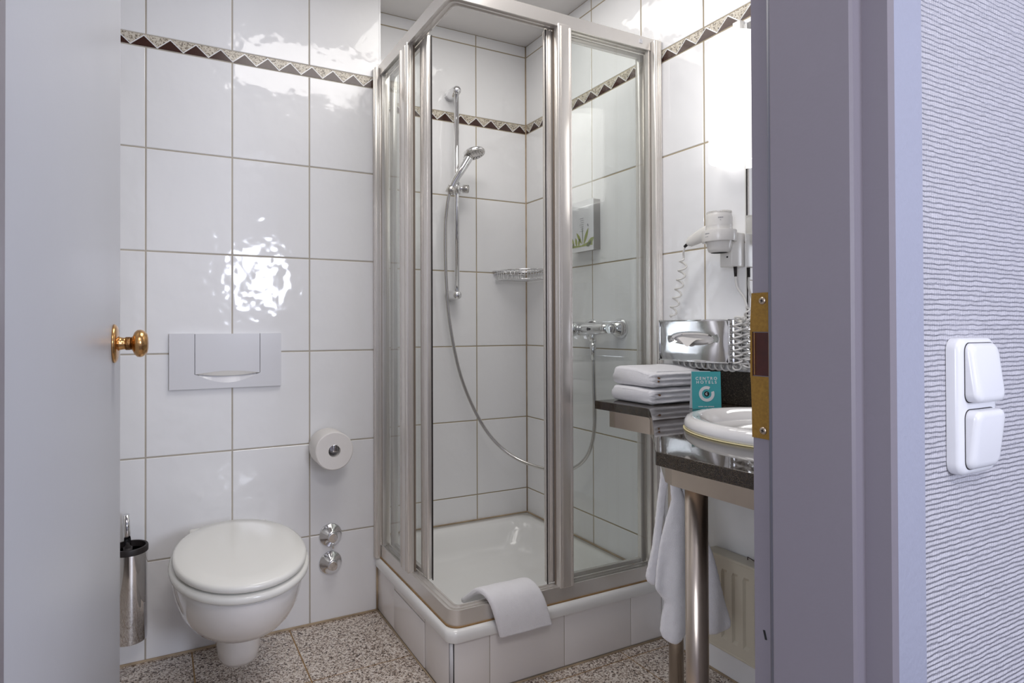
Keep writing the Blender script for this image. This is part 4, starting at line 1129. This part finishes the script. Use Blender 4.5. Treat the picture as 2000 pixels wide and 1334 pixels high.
for body, sz, cy_, sp, bo in (('CENTRO', 0.0108, 0.0805, 1.5, 0.00028), ('HOTELS', 0.0108, 0.0705, 1.56, 0.00028)):
    b = B('ink_white'); me = text_mesh(body, sz, Wd/2, cy_, sp, bo); b.bm.from_mesh(me); bpy.data.meshes.remove(me)
    part('lettering', b, cd, label='white line of lettering')
def on_card(b, pts, mi, lift):
    b.m(mi); b.poly([P0+wv*x_+upv*y_+nf*(0.0004+lift) for x_, y_ in pts])
b = B('ink_white')      # line of print too small to read
xq = Wd*0.20
for n_ in (7, 4, 8):
    for k in range(n_):
        w_ = (0.0014, 0.0016, 0.0012)[k % 3]; on_card(b, [(xq, 0.0052), (xq+w_, 0.0052), (xq+w_, 0.0078), (xq, 0.0078)], 0, 0.0002); xq += w_+0.0006
    xq += 0.0018
part('fine_print', b, cd, label='tiny unreadable white line of print')
b = B('ink_white', 'ink_black')
ccx, ccy = Wd*0.5, 0.0400
def ringarc(b, r0, r1, a0, a1, mi, lift, n=40):
    b.m(mi)
    for k in range(n):
        t0 = radians(a0+(a1-a0)*k/n); t1 = radians(a0+(a1-a0)*(k+1)/n)
        b.poly([P0+wv*(ccx+r*cos(t))+upv*(ccy+r*sin(t))+nf*(0.0004+lift) for r, t in ((r0, t0), (r1, t0), (r1, t1), (r0, t1))])
ringarc(b, 0.0125, 0.0205, 62, 382, 0, 0.0002)
ringarc(b, 0.0, 0.0068, 0, 360, 1, 0.0003, 28)
ringarc(b, 0.0016, 0.0034, 45, 315, 0, 0.0004, 16)
part('emblem', b, cd, label='white ring emblem with black centre')

# ---------------------------------------------------------------- radiator
rd = thing('radiator', 'cream panel radiator on the wall under the worktop', 'radiator', (1.43, 0.86, 0.105))
ra, rb_, rz0, rz1, rxf = 1.190, 0.52, 0.106, 0.370, 1.418
b = B('cream')
# ribbed front: profile along Y
ribs = []; y = ra
ys = []
pitch = 0.0333; yk = ra-0.022
pts = [(ra, rxf+0.006), (ra-0.004, rxf), (ra-0.018, rxf)]
while yk > rb_+pitch:
    pts += [(yk, rxf), (yk-0.004, rxf+0.0075), (yk-0.0145, rxf+0.0075), (yk-0.0185, rxf)]; yk -= pitch
pts += [(rb_+0.004, rxf), (rb_, rxf+0.006)]
zr = [(rz0+0.002, 0), (rz0+0.034, 0), (rz0+0.044, 1), (rz1-0.046, 1), (rz1-0.036, 0), (rz1-0.004, 0)]
b.loft([[(rxf+(x_-rxf)*f if (x_-rxf) > 0.0065 else x_, y_, z) for y_, x_ in pts] for z, f in zr], False, False, smooth=False, closed=False)
part('front_panel', b, rd)
b = B('cream'); b.box(rxf+0.0085, 1.466, rb_+0.001, ra-0.001, rz0+0.004, rz1-0.010); b.box(1.466, XR-0.001, rb_+0.05, ra-0.05, 0.16, 0.30)
part('body', b, rd)
b = B('cream', 'dark'); b.box(rxf-0.0015, 1.466, rb_, ra, rz1-0.009, rz1, bev=0.002); b.box(rxf-0.001, rxf+0.006, rb_, ra, rz0-0.001, rz0+0.006, bev=0.002)
b.box(rxf, 1.464, ra-0.002, ra+0.001, rz0, rz1-0.002)
part('casing', b, rd, auto=30)
b = B('rust_dark'); b.tube([(1.452, 1.078, rz1), (1.452, 1.078, rz1+0.008), (1.440, 1.045, rz1+0.008), (1.440, 1.045, rz1)], 0.0012, 6); part('wire_clip', b, rd)
